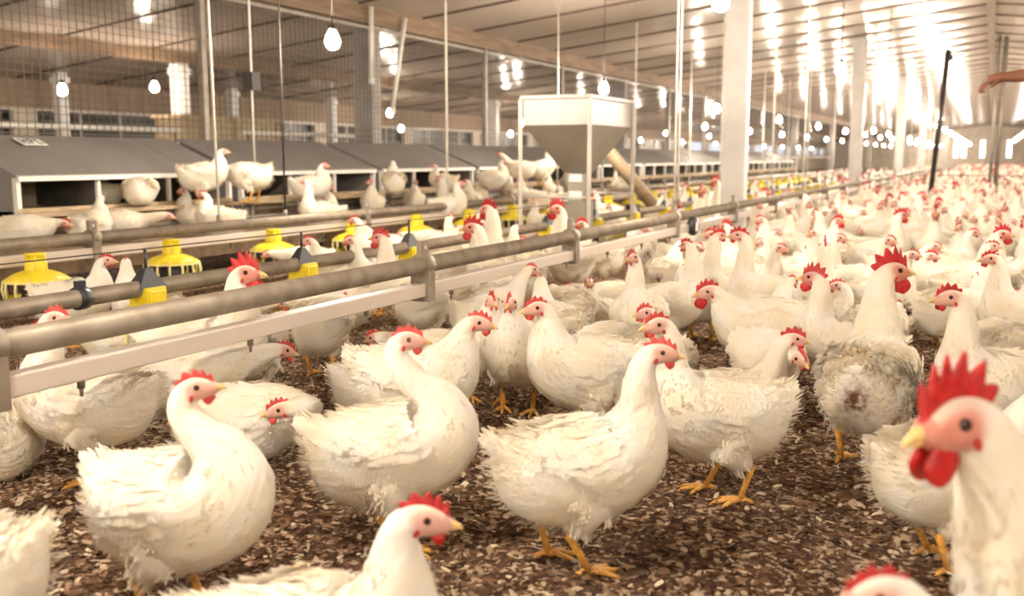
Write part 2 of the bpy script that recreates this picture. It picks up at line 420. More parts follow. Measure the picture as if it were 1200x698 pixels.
# ---------------------------------------------------------------- nest boxes on their slatted deck
def nest_unit(y, L, label, first=False):
    root = empty('nest_box', (-5.0, y, 0)); tag(root, label, 'nest box', 'nest box units along the wire fence')
    zf, zb, zt, zk, dp = .475, .66, .665, .895, .56
    prof = [(0, zf-.03), (0, zt), (-dp, zk), (-dp, zf-.03)]
    def plate(y0, y1, pf): return [(x, yv, z) for yv in (y0, y1) for x, z in pf], [(3, 2, 1, 0), (4, 5, 6, 7), (0, 1, 5, 4), (1, 2, 6, 5), (2, 3, 7, 6), (3, 0, 4, 7)]
    for y0 in (0, L-.015):
        m = MB(); v, f = plate(y0, y0+.015, [(.02, .16), (.02, zt+.008), (-dp, zk+.005), (-dp, .16)]); m.add(v, f); m.build('side_panel', M_NEST, root)
    n = 3
    for i in range(1, n):
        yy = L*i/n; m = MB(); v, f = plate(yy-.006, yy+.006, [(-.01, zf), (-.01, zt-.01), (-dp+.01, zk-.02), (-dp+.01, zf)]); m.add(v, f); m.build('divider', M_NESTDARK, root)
        MB().box(-.012, .012, yy-.012, yy+.012, zf, zt-.008).build('divider_edge', M_TRIM, root)
    for yy in (.012, L-.012): MB().box(-.012, .024, yy-.014, yy+.014, zf-.02, zt-.004).build('end_edge', M_TRIM, root)
    # roof in two hinged leaves
    cut = L*.80
    for a, b in ((0, cut-.004), (cut+.004, L)):
        m = MB(); t = .012
        pf = [(.035, zt-.004), (.035, zt+.012), (-dp-.02, zk+.022), (-dp-.02, zk+.006)]
        v, f = plate(a-.01*(a == 0), b+.01*(b == L), pf); m.add(v, f); rf = m.build('roof', M_NEST, root)
        MB().box(.026, .044, a, b, zt-.022, zt+.006).build('roof_edge', M_TRIM, rf)
    MB().box(-dp, -dp+.012, 0, L, zf-.02, zk-.005).build('back_panel', M_NESTBACK, root)
    MB().box(-dp, 0, 0, L, zf-.035, zf-.005).build('nest_floor', M_NESTBACK, root)
    m = MB(); m.box(.0, .028, 0, L, zf-.055, zf+.012); m.box(.028, .13, 0, L, zf-.035, zf-.01); m.build('landing_board', M_WOOD, root)
    for yy in (.06, L/2, L-.06):
        MB().box(.03, .07, yy-.02, yy+.02, .285, zf-.03).build('leg', M_POST, root)
    for zz in (.34, .40): MB().tube([(.05, 0, zz), (.05, L, zz)], .012, 8).build('perch_rail', M_POST, root)
    return root
NEST_Y = [2.02, 3.91, 5.80, 7.69, 9.58, 11.5, 13.4, 15.3, 17.2, 19.1, 21, 22.9, 24.8, 26.7]
for i, y in enumerate(NEST_Y[1:]):
    lb = ['long grey nest box nearest the left edge of the photo, white tag on its roof', 'grey nest box behind the hen standing tall on the landing board',
          'grey nest box in front of the grey column with leaning pipes', 'grey nest box with crowding hens, left of the feed hopper',
          'grey nest box partly behind the feed hopper funnel', 'grey nest box seen between the hopper legs', 'grey nest box just right of the feed hopper and slanting feed tube']
    nest_unit(y, 1.78, lb[i] if i < len(lb) else 'grey nest box, %s of the row from the near end' % ORD[i])
tagp = MB()                                              # printed tag on the first roof
a = math.atan2(.23, .56)
def roofpt(d, y): return (-5.0+.035-d*math.cos(a), y, .677+d*math.sin(a)+.006)
root = empty('roof_tag', roofpt(.50, 4.38)); tag(root, 'small white printed tag on the roof of the nearest nest box', 'tag')
o = roofpt(.50, 4.38)
def rp(d, y): p = roofpt(d, y); return (p[0]-o[0], p[1]-o[1], p[2]-o[2])
def quad(m, d0, d1, y0, y1, lift, mat=0):
    v = [rp(d0, y0), rp(d0, y1), rp(d1, y1), rp(d1, y0)]; v = [(x, y, z+lift) for x, y, z in v]+[(x, y, z+lift-.003) for x, y, z in v]
    m.add(v, [(0, 1, 2, 3), (7, 6, 5, 4), (0, 4, 5, 1), (1, 5, 6, 2), (2, 6, 7, 3), (3, 7, 4, 0)], mat)
m = MB(); quad(m, .445, .555, 4.30, 4.47, .004); m.build('paper', M_PAPER, root)
m = MB()
for y0, y1, d0, d1 in ((4.315, 4.325, .46, .54), (4.325, 4.345, .495, .505), (4.345, 4.355, .46, .54), (4.37, 4.38, .46, .54), (4.38, 4.40, .53, .54), (4.38, 4.40, .495, .505), (4.40, 4.41, .495, .54), (4.425, 4.455, .53, .54), (4.425, 4.455, .46, .47), (4.425, 4.435, .46, .54)):
    quad(m, d0, d1, y0, y1, .006)
m.build('print', M_DARK, root)
# the deck
root = empty('slatted_deck', (-4.62, 2.0, 0)); tag(root, 'raised dark slatted deck running in front of the nest boxes', 'slatted deck')
m = MB()
for q in range(8): x = -.33+q*.093; m.box(x, x+.065, 0, 34, .255, .28)
m.build('slats', M_SLAT, root)
m = MB()
for q in range(20): m.box(-.33, .39, q*1.75+.3, q*1.75+.36, .20, .255)
m.build('joists', M_SLAT, root)
for q in range(20):
    for x in (-.29, .33): MB().box(x-.03, x+.03, q*1.75+.3, q*1.75+.36, 0, .20).build('stilt', M_SLAT, root)
MB().box(.39, .41, 0, 34, .19, .285).build('edge_board', M_SLAT, root)
# plywood bin and white perch pipes behind the nests
root = empty('plywood_bin', (-7.7, 8.9, 0)); tag(root, 'pale plywood bin standing behind the mesh fence under the white column', 'bin')
MB().box(-.4, 0, -.8, .75, .05, 1.19).build('body', M_WOOD, root)
MB().box(-.43, .03, -.84, .79, 1.19, 1.225).build('lid', M_WOOD, root)
for yy in (-.79, -.02, .72): MB().box(0, .025, yy, yy+.05, .05, 1.19).build('batten', M_WOOD, root)
for y0, y1, lb in ((4.0, 6.45, 'white horizontal pipe above the nearest nest box, by the barred windows'), (7.2, 9.0, 'white horizontal pipe above the second nest box')):
    root = empty('perch_pipe', (-6.15, y0, 1.0)); tag(root, lb, 'pipe')
    MB().tube([(0, 0, 0), (0, y1-y0, 0)], .02, 10).build('tube', M_TRIM, root)
    for yy in (.08, y1-y0-.08): MB().tube([(0, yy, -1.0), (0, yy, -.01)], .012, 8).build('stand', M_POST, root)

# ---------------------------------------------------------------- drinker lines
CLAMPS = [1.28, 2.95, 4.3, 5.98, 7.55]+[7.55+1.55*k for k in range(1, 16)]
def drinker_line(X, z, y0, y1, clamps, label, rp_=.03, sq=.046, gap=.072, nip0=.35, nipstep=.55):
    root = empty('drinker_line', (X, 0, 0)); tag(root, label, 'drinker line')
    MB().tube([(0, y0, z), (0, y1, z)], rp_, 16).build('steel_pipe', M_GALV, root)
    bevel(MB().box(-sq/2, sq/2, y0, y1, z-gap-sq/2-.012, z-gap+sq/2-.012).build('water_pipe', M_PVC, root), .004)
    for y in clamps:
        m = MB(); m.box(-.036, .036, y-.022, y+.022, z-gap-sq/2-.03, z-.01)
        m.tube([(0, y-.026, z), (0, y+.026, z)], rp_+.010, 16); m.box(-.010, .010, y-.024, y+.024, z+rp_, z+.085)
        c = m.build('clamp', M_GALV, root)
        MB().tube([(-.014, y, z+.06), (.014, y, z+.06)], .007, 8).build('bolt', M_GALV_PALE, c)
    k = 0; y = y0+nip0
    while y < min(y1, 20):
        m = MB(); zz = z-gap-sq/2-.012
        m.tube([(0, y, zz+.004), (0, y, zz-.020)], .0085, 10); m.tube([(0, y, zz-.02), (0, y, zz-.038)], [.005, .0035], 8)
        m.build('nipple', M_GALV, root); y += nipstep; k += 1
    return root
drinker_line(-1.75, .412, 1.15, 36, CLAMPS, 'front drinker line, thick steel pipe over a white square water pipe, crossing the foreground')
drinker_line(-4.0, .385, 2.4, 36, [3.55+2.4*k for k in range(13)], 'rear drinker line of grey and white pipes in front of the nest deck', sq=.05, gap=.062, nipstep=.9)
root = empty('pressure_regulator', (-1.75, 6.30, .34)); tag(root, 'round black regulator with a white plate hanging on the front drinker line', 'regulator')
m = MB(); m.lathe([(0, -.03), (.045, -.03), (.062, -.012), (.062, .012), (.045, .03), (0, .03)], n=20)
v = m.v[-1].copy(); m.v[-1] = np.stack([v[:, 2]+.035, v[:, 0], v[:, 1]], 1)
m.build('housing', M_BLACKPL, root)
MB().box(.066, .070, -.05, -.005, -.03, .025).build('plate', M_PAPER, root)
MB().box(-.01, .03, -.012, .012, .05, .075).build('hanger', M_BLACKPL, root)

# ---------------------------------------------------------------- feeder lines with yellow pans
def pan_geo(hang):
    """parts of one feeder pan; z=0 is the underside of its dish"""
    P = {}
    P['dish'] = MB().lathe([(0, .0), (.085, .0), (.125, .012), (.140, .040), (.143, .052), (.138, .052), (.134, .042), (.118, .018), (0, .012)], n=28)
    g = MB()
    for k in range(14):
        a = 2*math.pi*k/14; c, s = math.cos(a), math.sin(a)
        pts = [(.138*c, .138*s, .048), (.145*c, .145*s, .085), (.138*c, .138*s, .122), (.118*c, .118*s, .136)]
        g.tube(pts, .0062, 6)
    g.tube([(.139*math.cos(2*math.pi*k/28), .139*math.sin(2*math.pi*k/28), .121) for k in range(29)], .005, 6)
    P['grill'] = g
    P['hood'] = MB().lathe([(.136, .124), (.138, .129), (.10, .152), (.062, .166), (.048, .168), (.048, .164), (.10, .147), (.130, .124)], n=28)
    nk = MB().lathe([(.050, .164), (.046, .21), (.041, .234), (.045, .236), (.045, .246), (0, .246)], n=20)
    for k in range(6):
        a = 2*math.pi*k/6+.3; nk.tube([(.049*math.cos(a), .049*math.sin(a), .166), (.043*math.cos(a), .043*math.sin(a), .232)], .005, 5)
    P['neck'] = nk
    P['inner_cone'] = MB().lathe([(.05, .15), (.06, .08), (.075, .03), (.02, .014)], n=20)
    return P
def feeder_pan(x, y, z, label, saddle, group):
    root = empty('feeder_pan', (x, y, z)); tag(root, label, 'feeder pan', group)
    P = pan_geo(0)
    for nm, mt in (('dish', M_YELLOW), ('grill', M_YELLOW_PALE), ('hood', M_YELLOW), ('neck', M_YELLOW), ('inner_cone', M_BLACKPL)): P[nm].build(nm, mt, root)
    if saddle:                                           # yellow clamp block and black anti-perch saddle over the pipe
        zp = .30-z
        m = MB(); m.box(-.042, .05, -.048, .048, zp-.075, zp+.005); m.box(.05, .062, -.038, .038, zp-.065, zp-.005); bevel(m.build('clamp_block', M_YELLOW, root), .004)
        m = MB(); w = .035
        for xa in (-w, w): pass
        m.add([(-w, -.07, zp+.0), (w, -.07, zp+.0), (w, .07, zp+.0), (-w, .07, zp+.0), (-.012, -.012, zp+.075), (.012, -.012, zp+.075), (.012, .012, zp+.075), (-.012, .012, zp+.075)],
              [(0, 1, 5, 4), (1, 2, 6, 5), (2, 3, 7, 6), (3, 0, 4, 7), (4, 5, 6, 7), (3, 2, 1, 0)])
        m.tube([(0, 0, zp+.07), (0, 0, zp+.145)], .006, 6)
        m.build('saddle', M_BLACKPL, root)
    return root
PANS2 = [2.72+.93*k for k in range(-1, 24)]
root = empty('feeder_line', (-2.8, 0, 0)); tag(root, 'grey feed pipe carrying yellow pans, just behind the front drinker line', 'feeder line')
MB().tube([(0, 1.2, .30), (0, 30, .30)], .0315, 16).build('feed_pipe', M_GALV, root)
for y in (2.42, 5.4, 8.4, 11.4, 14.4):
    m = MB(); m.tube([(0, y-.02, .30), (0, y+.02, .30)], .040, 14); m.box(-.012, .012, y-.016, y+.016, .33, .36); m.build('collar', M_BLACKPL, root)
MB().tube([(0, 1.2, .445), (0, 30, .445)], .0025, 6).build('anti_perch_wire', M_DARK, root)
for i, y in enumerate(PANS2):
    feeder_pan(-2.8, y, .045, ('yellow feeder pan under a black saddle, %s along the nearer feed pipe' % ORD[i]) if i < 9 else 'small yellow feeder pan far along the nearer feed pipe', True, 'pans of the nearer feed pipe' if i < 9 else 'far pans of the nearer feed pipe')
for i, y in enumerate([3.12+.835*k for k in range(0, 26)]):
    lb = ['large yellow feeder pan at the left edge, hanging under the rear drinker line', 'yellow feeder pan hanging just behind the black saddle of the nearer feed pipe', 'yellow feeder pan behind the big combed rooster at the rail']
    feeder_pan(-3.88, y, .105, lb[i] if i < 3 else (('yellow feeder pan under the rear drinker line, %s from the left edge' % ORD[i]) if i < 9 else 'small yellow feeder pan far along the rear drinker line'), False, 'pans under the rear drinker line' if i < 9 else 'far pans under the rear drinker line')

# ---------------------------------------------------------------- feed hopper
root = empty('feed_hopper', (-2.77, 6.95, 0)); tag(root, 'white sheet metal feed hopper on four thin legs above the feed pipe', 'hopper')
hx, hy = .25, .45
m = MB(); m.box(-hx, hx, -hy, hy, 1.0, 1.19); bevel(m.build('bin', M_HOPPER, root), .006)
m = MB(); m.box(-hx-.018, hx+.018, -hy-.018, hy+.018, 1.18, 1.21); bevel(m.build('lid', M_HOPPER, root), .006)
m = MB(); a, b = .085, .075
vs = [(-hx+.005, -hy+.005, 1.0), (hx-.005, -hy+.005, 1.0), (hx-.005, hy-.005, 1.0), (-hx+.005, hy-.005, 1.0), (-a, -b, .665), (a, -b, .665), (a, b, .665), (-a, b, .665)]
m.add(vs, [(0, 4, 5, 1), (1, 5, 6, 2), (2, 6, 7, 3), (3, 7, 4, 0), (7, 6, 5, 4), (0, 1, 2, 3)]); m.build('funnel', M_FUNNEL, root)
for sx in (-1, 1):
    for sy in (-1, 1):
        m = MB(); x, y = sx*(hx+.012), sy*(hy+.012)
        m.box(x-.014, x+.014, y-.003, y+.003, 0, 1.18); m.box(x-.003, x+.003, y-.014, y+.014, 0, 1.18); m.box(x-.03, x+.03, y-.03, y+.03, 0, .008); m.build('leg', M_GALV_PALE, root)
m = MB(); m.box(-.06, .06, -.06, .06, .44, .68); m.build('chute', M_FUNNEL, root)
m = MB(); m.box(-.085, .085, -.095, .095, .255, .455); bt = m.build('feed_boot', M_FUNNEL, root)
for z0, z1 in ((.60, .655), (.47, .53)): MB().box(-.05, .05, -.066, -.0605, z0, z1).build('label_sheet', M_PAPER, root)
for y0 in (-hy, hy): MB().tube([(-hx-.01, y0, .50), (hx+.01, y0, .50)], .009, 8).build('brace', M_GALV_PALE, root)
root = empty('feed_tube', (-3.75, 10.9, 0)); tag(root, 'slanting beige feed tube standing right of the hopper', 'feed tube')
m = MB(); m.tube([(-.30, -.5, 1.12), (0.25, .30, .20)], .075, 16); m.build('tube', M_WOOD, root)
m = MB(); m.box(.17, .33, .22, .38, 0, .24); m.build('foot_box', M_WOOD, root)
MB().lathe([(.075, 0), (.12, .12), (.125, .16), (.11, .16), (.07, .0)], (-.30, -.5, 1.10), 16).build('mouth', M_GALV_PALE, root)

# ---------------------------------------------------------------- suspension cords
def cord(x, y, z0, label, r=.004, mat=M_CORD, pulley=None, group=None, dx=0, dy=0):
    root = empty('suspension_cord', (x, y, z0)); tag(root, label, 'cord', group)
    zt = ceil_z(x)-z0
    MB().tube([(0, 0, 0), (dx, dy, zt)], r, 6).build('line', mat, root)
    MB().tube([(-.0, 0, -.0), (0, 0, .05)], r*2.2, 8).build('hook', M_POST, root)
    MB().lathe([(0, zt-.02), (.02, zt-.02), (.02, zt), (0, zt)], (dx, dy, 0), 8).build('eyelet', M_POST, root)
    if pulley:
        MB().cbox((0, 0, pulley-z0), (.09, .09, .13)).build('winch_block', M_DARK, root)
cord(-4.0, 4.46, .40, 'white cord down to the rear drinker line, beside the hen standing tall on the nest', .0075, dx=-.03)
cord(-4.95, 5.92, .70, 'white cord with a black winch block above the second nest box', .0075, pulley=1.33)
cord(-4.0, 5.06, .40, 'dark cord down to the rear drinker line between the nest box hens', .006, M_DARK)
cord(-4.0, 7.15, .40, 'white cord down to the rear drinker line, left of the feed hopper', .009)
cord(-1.75, 5.98, .49, 'left one of two white cords on the clamp beside the black regulator', .006)
cord(-1.75, 6.06, .49, 'right one of two white cords on the clamp beside the black regulator', .006)
cord(-1.75, 10.65, .49, 'white cord to the front drinker line, first right of the bright white column', .008)
cord(-1.75, 16.9, .49, 'white cord to the front drinker line in front of the second white column', .010)
cord(-4.0, 9.45, .40, 'white cord to the rear drinker line, rising behind the hopper', .008)
cord(-4.0, 11.9, .40, 'white cord to the rear drinker line, right of the slanting feed tube', .008)
cord(-2.8, 11.4, .33, 'white cord to the feed pipe, seen left of the bright white column', .008)
for k in range(5):
    cord(-2.8, 14.4+3*k, .33, 'thin pale cord far down over the feed pipe', .009, group='far cords over the feed pipe')
    cord(-4.0, 14.4+2.6*k, .40, 'thin pale cord far down over the rear drinker line', .009, group='far cords over the rear drinker line')
    cord(-1.75, 21.5+4*k, .49, 'thin pale cord far down over the front drinker line', .010, group='far cords over the front drinker line')

# ---------------------------------------------------------------- hanging lamps
bulb_mb = MB().lathe([(r*1.2, z*1.12) for r, z in [(0, -.075), (.012, -.073), (.026, -.064), (.035, -.048), (.037, -.032), (.032, -.012), (.022, .008), (.017, .022), (.017, .028), (0, .028)]], n=16)
BULB_ME = bulb_mb.mesh('bulb', M_BULB)
SOCK_ME = MB().lathe([(0, .072), (.008, .072), (.012, .062), (.020, .055), (.021, .02), (.0185, .012), (0, .012)], n=14).mesh('socket', M_DARK)
BULBDIM_ME = bulb_mb.mesh('bulb', M_BULBDIM)
def lamp(x, y, z, label, group=None, dim=False):
    root = empty('hanging_lamp', (x, y, z)); tag(root, label, 'lamp', group)
    for nm, me in (('bulb', BULBDIM_ME if dim else BULB_ME), ('socket', SOCK_ME)):
        o = bpy.data.objects.new(nm, me); COL.objects.link(o); o.parent = root
    MB().tube([(0, 0, .07), (0, 0, ceil_z(x)-z)], .004, 6).build('cord', M_DARK, root)
    return root
for k in range(-3, 15):
    y = 5.05+4.65*k
    lb = {0: 'bright bare bulb hanging nearest, left of the grey column with leaning pipes', 1: 'bright bare bulb hanging just above the feed hopper', 2: 'bright bare bulb hanging at the left side of the bright white column'}.get(k)
    lamp(-3.6, y, 1.50, lb or ('bare bulb of the row over the feed pipe, out behind the viewpoint' if k < 0 else 'small bare bulb far along the row over the feed pipe'), None if lb else ('bulbs behind the viewpoint' if k < 0 else 'far bulbs over the feed pipe'))
for k in range(-3, 15):
    y = 5.2+4.5*k
    lb = {0: 'glaring bare bulb high beside the top of the bright white column', 1: 'bare bulb under a dark socket, right of the bright white column', 2: 'bare bulb right of the second white column'}.get(k)
    lamp(-1.3, y, 1.60+(.04 if k == 2 else 0), lb or ('bare bulb of the aisle row, out behind the viewpoint' if k < 0 else 'small bare bulb far down the aisle row'), None if lb else ('aisle bulbs behind the viewpoint' if k < 0 else 'far bulbs of the aisle row'))
for k, (y, z) in enumerate(((2.3, 1.42), (6.85, 1.44), (8.02, 1.54), (12.6, 1.45), (17.2, 1.45), (21.8, 1.45), (26.4, 1.45), (31, 1.45), (35.6, 1.45))):
    lb = {1: 'bare bulb behind the mesh fence, in front of the wall column at far left', 2: 'bare bulb behind the mesh fence, left of the short looking white column', 0: 'bare bulb behind the mesh fence, out beyond the left edge'}.get(k)
    lamp(-8.0, y, z, lb or 'small bare bulb behind the mesh fence, over the far nest boxes', None if lb else 'far bulbs behind the mesh fence', True)
for k in range(11):
    lamp(-5.25, 20+4.1*k, 1.42, 'small bare bulb far along above the nest box row', 'far bulbs over the nest boxes', True)
    lamp(-9.3, 15+4.4*k, 1.30, 'small bare bulb far along by the left wall windows', 'far bulbs along the left wall', True)
    lamp(-2.45, 24+3.7*k, 1.40, 'small bare bulb far along between the column row and feed pipe', 'far bulbs beside the column row', True)
for k in range(-2, 14):
    lamp(1.05, 4.2+4.5*k, 1.72, 'small bare bulb of the row right of the ridge beam', 'bulbs right of the ridge beam')
for k in range(-1, 9):
    lamp(4.2, 3.0+7*k, 1.6, 'bare bulb of the row beyond the right edge of view', 'bulbs beyond the right edge')
# ---------------------------------------------------------------- chickens
def mat_feather():
    m = NT('white_feathers')
    a = m.n('ShaderNodeAttribute'); a.attribute_name = 'skin'
    d = m.n('ShaderNodeAttribute'); d.attribute_name = 'soil'
    uv = m.n('ShaderNodeAttribute'); uv.attribute_name = 'flow'
    mp = m.n('ShaderNodeMapping'); mp.inputs['Scale'].default_value = (70, 26, 1); m.l(uv.outputs['Vector'], mp.inputs[0])
    vo = m.n('ShaderNodeTexVoronoi'); vo.inputs['Scale'].default_value = 1.0; m.l(mp.outputs[0], vo.inputs['Vector'])
    tc = m.n('ShaderNodeTexCoord')
    nz = m.n('ShaderNodeTexNoise', Scale=9.0, Detail=4.0); m.l(tc.outputs['Object'], nz.inputs['Vector'])
    c = m.n('ShaderNodeValToRGB')
    c.color_ramp.elements[0].position = 0.30; c.color_ramp.elements[0].color = (0.86, 0.77, 0.60, 1)
    c.color_ramp.elements[1].position = 0.60; c.color_ramp.elements[1].color = (0.90, 0.875, 0.82, 1)
    m.l(nz.outputs['Fac'], c.inputs[0])
    n2 = m.n('ShaderNodeTexNoise', Scale=60.0, Detail=3.0); m.l(tc.outputs['Object'], n2.inputs['Vector'])
    # soiled patch
    ds = m.n('ShaderNodeMath', operation='MULTIPLY'); m.l(d.outputs['Fac'], ds.inputs[0])
    r2 = m.n('ShaderNodeMapRange'); r2.inputs[1].default_value = 0.35; r2.inputs[2].default_value = 0.6; r2.inputs[3].default_value = 0.35; r2.inputs[4].default_value = 1.3
    m.l(n2.outputs['Fac'], r2.inputs[0]); m.l(r2.outputs[0], ds.inputs[1]); ds.use_clamp = True
    mx = m.n('ShaderNodeMix', data_type='RGBA'); m.l(ds.outputs[0], mx.inputs[0]); m.l(c.outputs[0], mx.inputs[6]); mx.inputs[7].default_value = (0.16, 0.07, 0.045, 1)
    # bare red face
    cs = m.n('ShaderNodeValToRGB')
    cs.color_ramp.elements[0].color = (0.52, 0.09, 0.065, 1); cs.color_ramp.elements[1].color = (0.74, 0.29, 0.22, 1)
    m.l(n2.outputs['Fac'], cs.inputs[0])
    mx2 = m.n('ShaderNodeMix', data_type='RGBA'); m.l(a.outputs['Fac'], mx2.inputs[0]); m.l(mx.outputs[2], mx2.inputs[6]); m.l(cs.outputs[0], mx2.inputs[7])
    m.l(mx2.outputs[2], m.b.inputs['Base Color'])
    m.b.inputs['Roughness'].default_value = 0.85; m.b.inputs['Specular IOR Level'].default_value = 0.15
    b = m.n('ShaderNodeBump', Strength=0.35); b.inputs['Distance'].default_value = 0.006
    m.l(vo.outputs['Distance'], b.inputs['Height'])
    b2 = m.n('ShaderNodeBump', Strength=0.25); b2.inputs['Distance'].default_value = 0.004
    m.l(n2.outputs['Fac'], b2.inputs['Height']); m.l(b.outputs[0], b2.inputs['Normal']); m.l(b2.outputs[0], m.b.inputs['Normal'])
    # thin feathers let some light through
    tr = m.n('ShaderNodeBsdfTranslucent'); m.l(mx2.outputs[2], tr.inputs[0])
    ms = m.n('ShaderNodeMixShader'); ms.inputs[0].default_value = 0.22
    m.l(m.b.outputs[0], ms.inputs[1]); m.l(tr.outputs[0], ms.inputs[2]); m.l(ms.outputs[0], m.out.inputs[0])
    return m.m
M_FEATHER = mat_feather()
M_LEG = mat_plain('orange_leg_skin', (0.78, 0.40, 0.08), 0.55, var=0.2, scale=60, bump=0.4)
M_COMB = mat_plain('red_comb', (0.50, 0.012, 0.012), 0.42, var=0.18, scale=90, bump=0.35)
M_COMB_PALE = mat_plain('pale_red_comb', (0.60, 0.055, 0.045), 0.5, var=0.2, scale=90, bump=0.35)
M_BEAK = mat_plain('horn_beak', (0.80, 0.55, 0.22), 0.4, var=0.15, scale=60)
M_EYE = mat_plain('dark_eye', (0.03, 0.015, 0.01), 0.12, var=0.1)

def smooth_interp(x, xs, ys):
    """monotone-ish cubic through key stations"""
    xs = np.asarray(xs, float); ys = np.asarray(ys, float)
    d = np.gradient(ys, xs)
    i = np.clip(np.searchsorted(xs, x)-1, 0, len(xs)-2)
    h = xs[i+1]-xs[i]; t = (x-xs[i])/h
    return ((2*t**3-3*t**2+1)*ys[i] + (t**3-2*t**2+t)*h*d[i] + (-2*t**3+3*t**2)*ys[i+1] + (t**3-t**2)*h*d[i+1])

NECKS = {  # pitch of the spine at: front of body, neck root, lower neck, upper neck, nape ; neck length factor ; head pitch
    'up':      (22, 58, 84, 86, 70, 1.0, -4),
    'tall':    (26, 66, 90, 90, 75, 1.22, 0),
    'alert':   (26, 72, 104, 96, 70, 1.05, 0),
    'forward': (12, 34, 52, 52, 40, 1.0, -10),
    'low':     (5, 10, 14, 12, 8, 0.95, -18),
    'peck':    (-5, -28, -48, -55, -60, 1.0, -72),
    'tuck':    (26, 72, 108, 92, 62, 0.62, -4),
    'back':    (24, 80, 122, 112, 85, 1.05, 0),
    'over':    (24, 84, 136, 126, 92, 1.1, 0),
    'curl':    (30, 96, 150, 136, 96, 1.15, 0),
    'lean':    (20, 50, 68, 70, 55, 1.05, -8),
}
def hen_spine(neck='up', yaw=0.0, head_pitch=None, tail=-34, plump=1.0, pitch=0.0, nl=1.0, thick=1.0, hs=1.0):
    a, b, c, d, e, L, hp = NECKS[neck]
    L *= nl
    if head_pitch is not None: hp = head_pitch
    k = L*0.01
    #      s(cm, cumul)  pitch   yawfrac   w     hu    hd
    st = [(0.0, tail-4,   0, 1.3, 0.5, 0.7),
          (1.6, tail-2,   0, 3.2, 1.3, 1.8),
          (5.0, tail,     0, 5.8, 3.2, 5.4),
          (9.0, tail*.65, 0, 8.6, 5.7, 10.2),
          (13.5, tail*.2, 0, 10.6, 7.6, 12.8),
          (18.5, 2,       0, 11.6, 8.8, 14.0),
          (24.0, a*.45,   0, 11.8, 9.2, 14.0),
          (29.0, a,      .0, 11.0, 8.7, 12.8),
          (33.5, b,      .10, 8.9, 7.2, 10.2),
          (37.5, (b+c)/2, .22, 6.8, 5.5, 7.4),
          (41.0+0*k, c,  .36, 5.0*thick, 4.3*thick, 5.0*thick)]
    s0 = 41.0
    n = 9.0*L
    st += [(s0+n*.45, d,       .55, 4.0*thick, 3.7*thick, 3.9*thick),
           (s0+n*.85, (d+e)/2, .78, 3.2*thick, 3.1*thick, 3.1*thick)]
    h0 = s0+n+1.2
    st += [(h0,     e*.8+hp*.2,   .93, 2.75*hs, 2.75*hs, 2.6*hs),
           (h0+1.9, e*.35+hp*.65, 1.0, 2.5*hs, 2.5*hs, 2.3*hs),
           (h0+3.9, hp,           1.0, 2.25*hs, 2.3*hs, 2.0*hs),
           (h0+5.7, hp-3,         1.0, 1.75*hs, 1.75*hs, 1.6*hs),
           (h0+7.0, hp-6,         1.0, 1.05*hs, 1.05*hs, 1.05*hs),
           (h0+7.5, hp-8,         1.0, 0.5*hs, 0.5*hs, 0.5*hs)]
    st = np.array(st)
    st[3:9, 3:6] *= plump
    st[:11, 1] += pitch
    if c > 110: st[8:12, 4] *= (.80, .62, .62, .8)          # a neck laid back folds thin on its inner side
    return st, h0

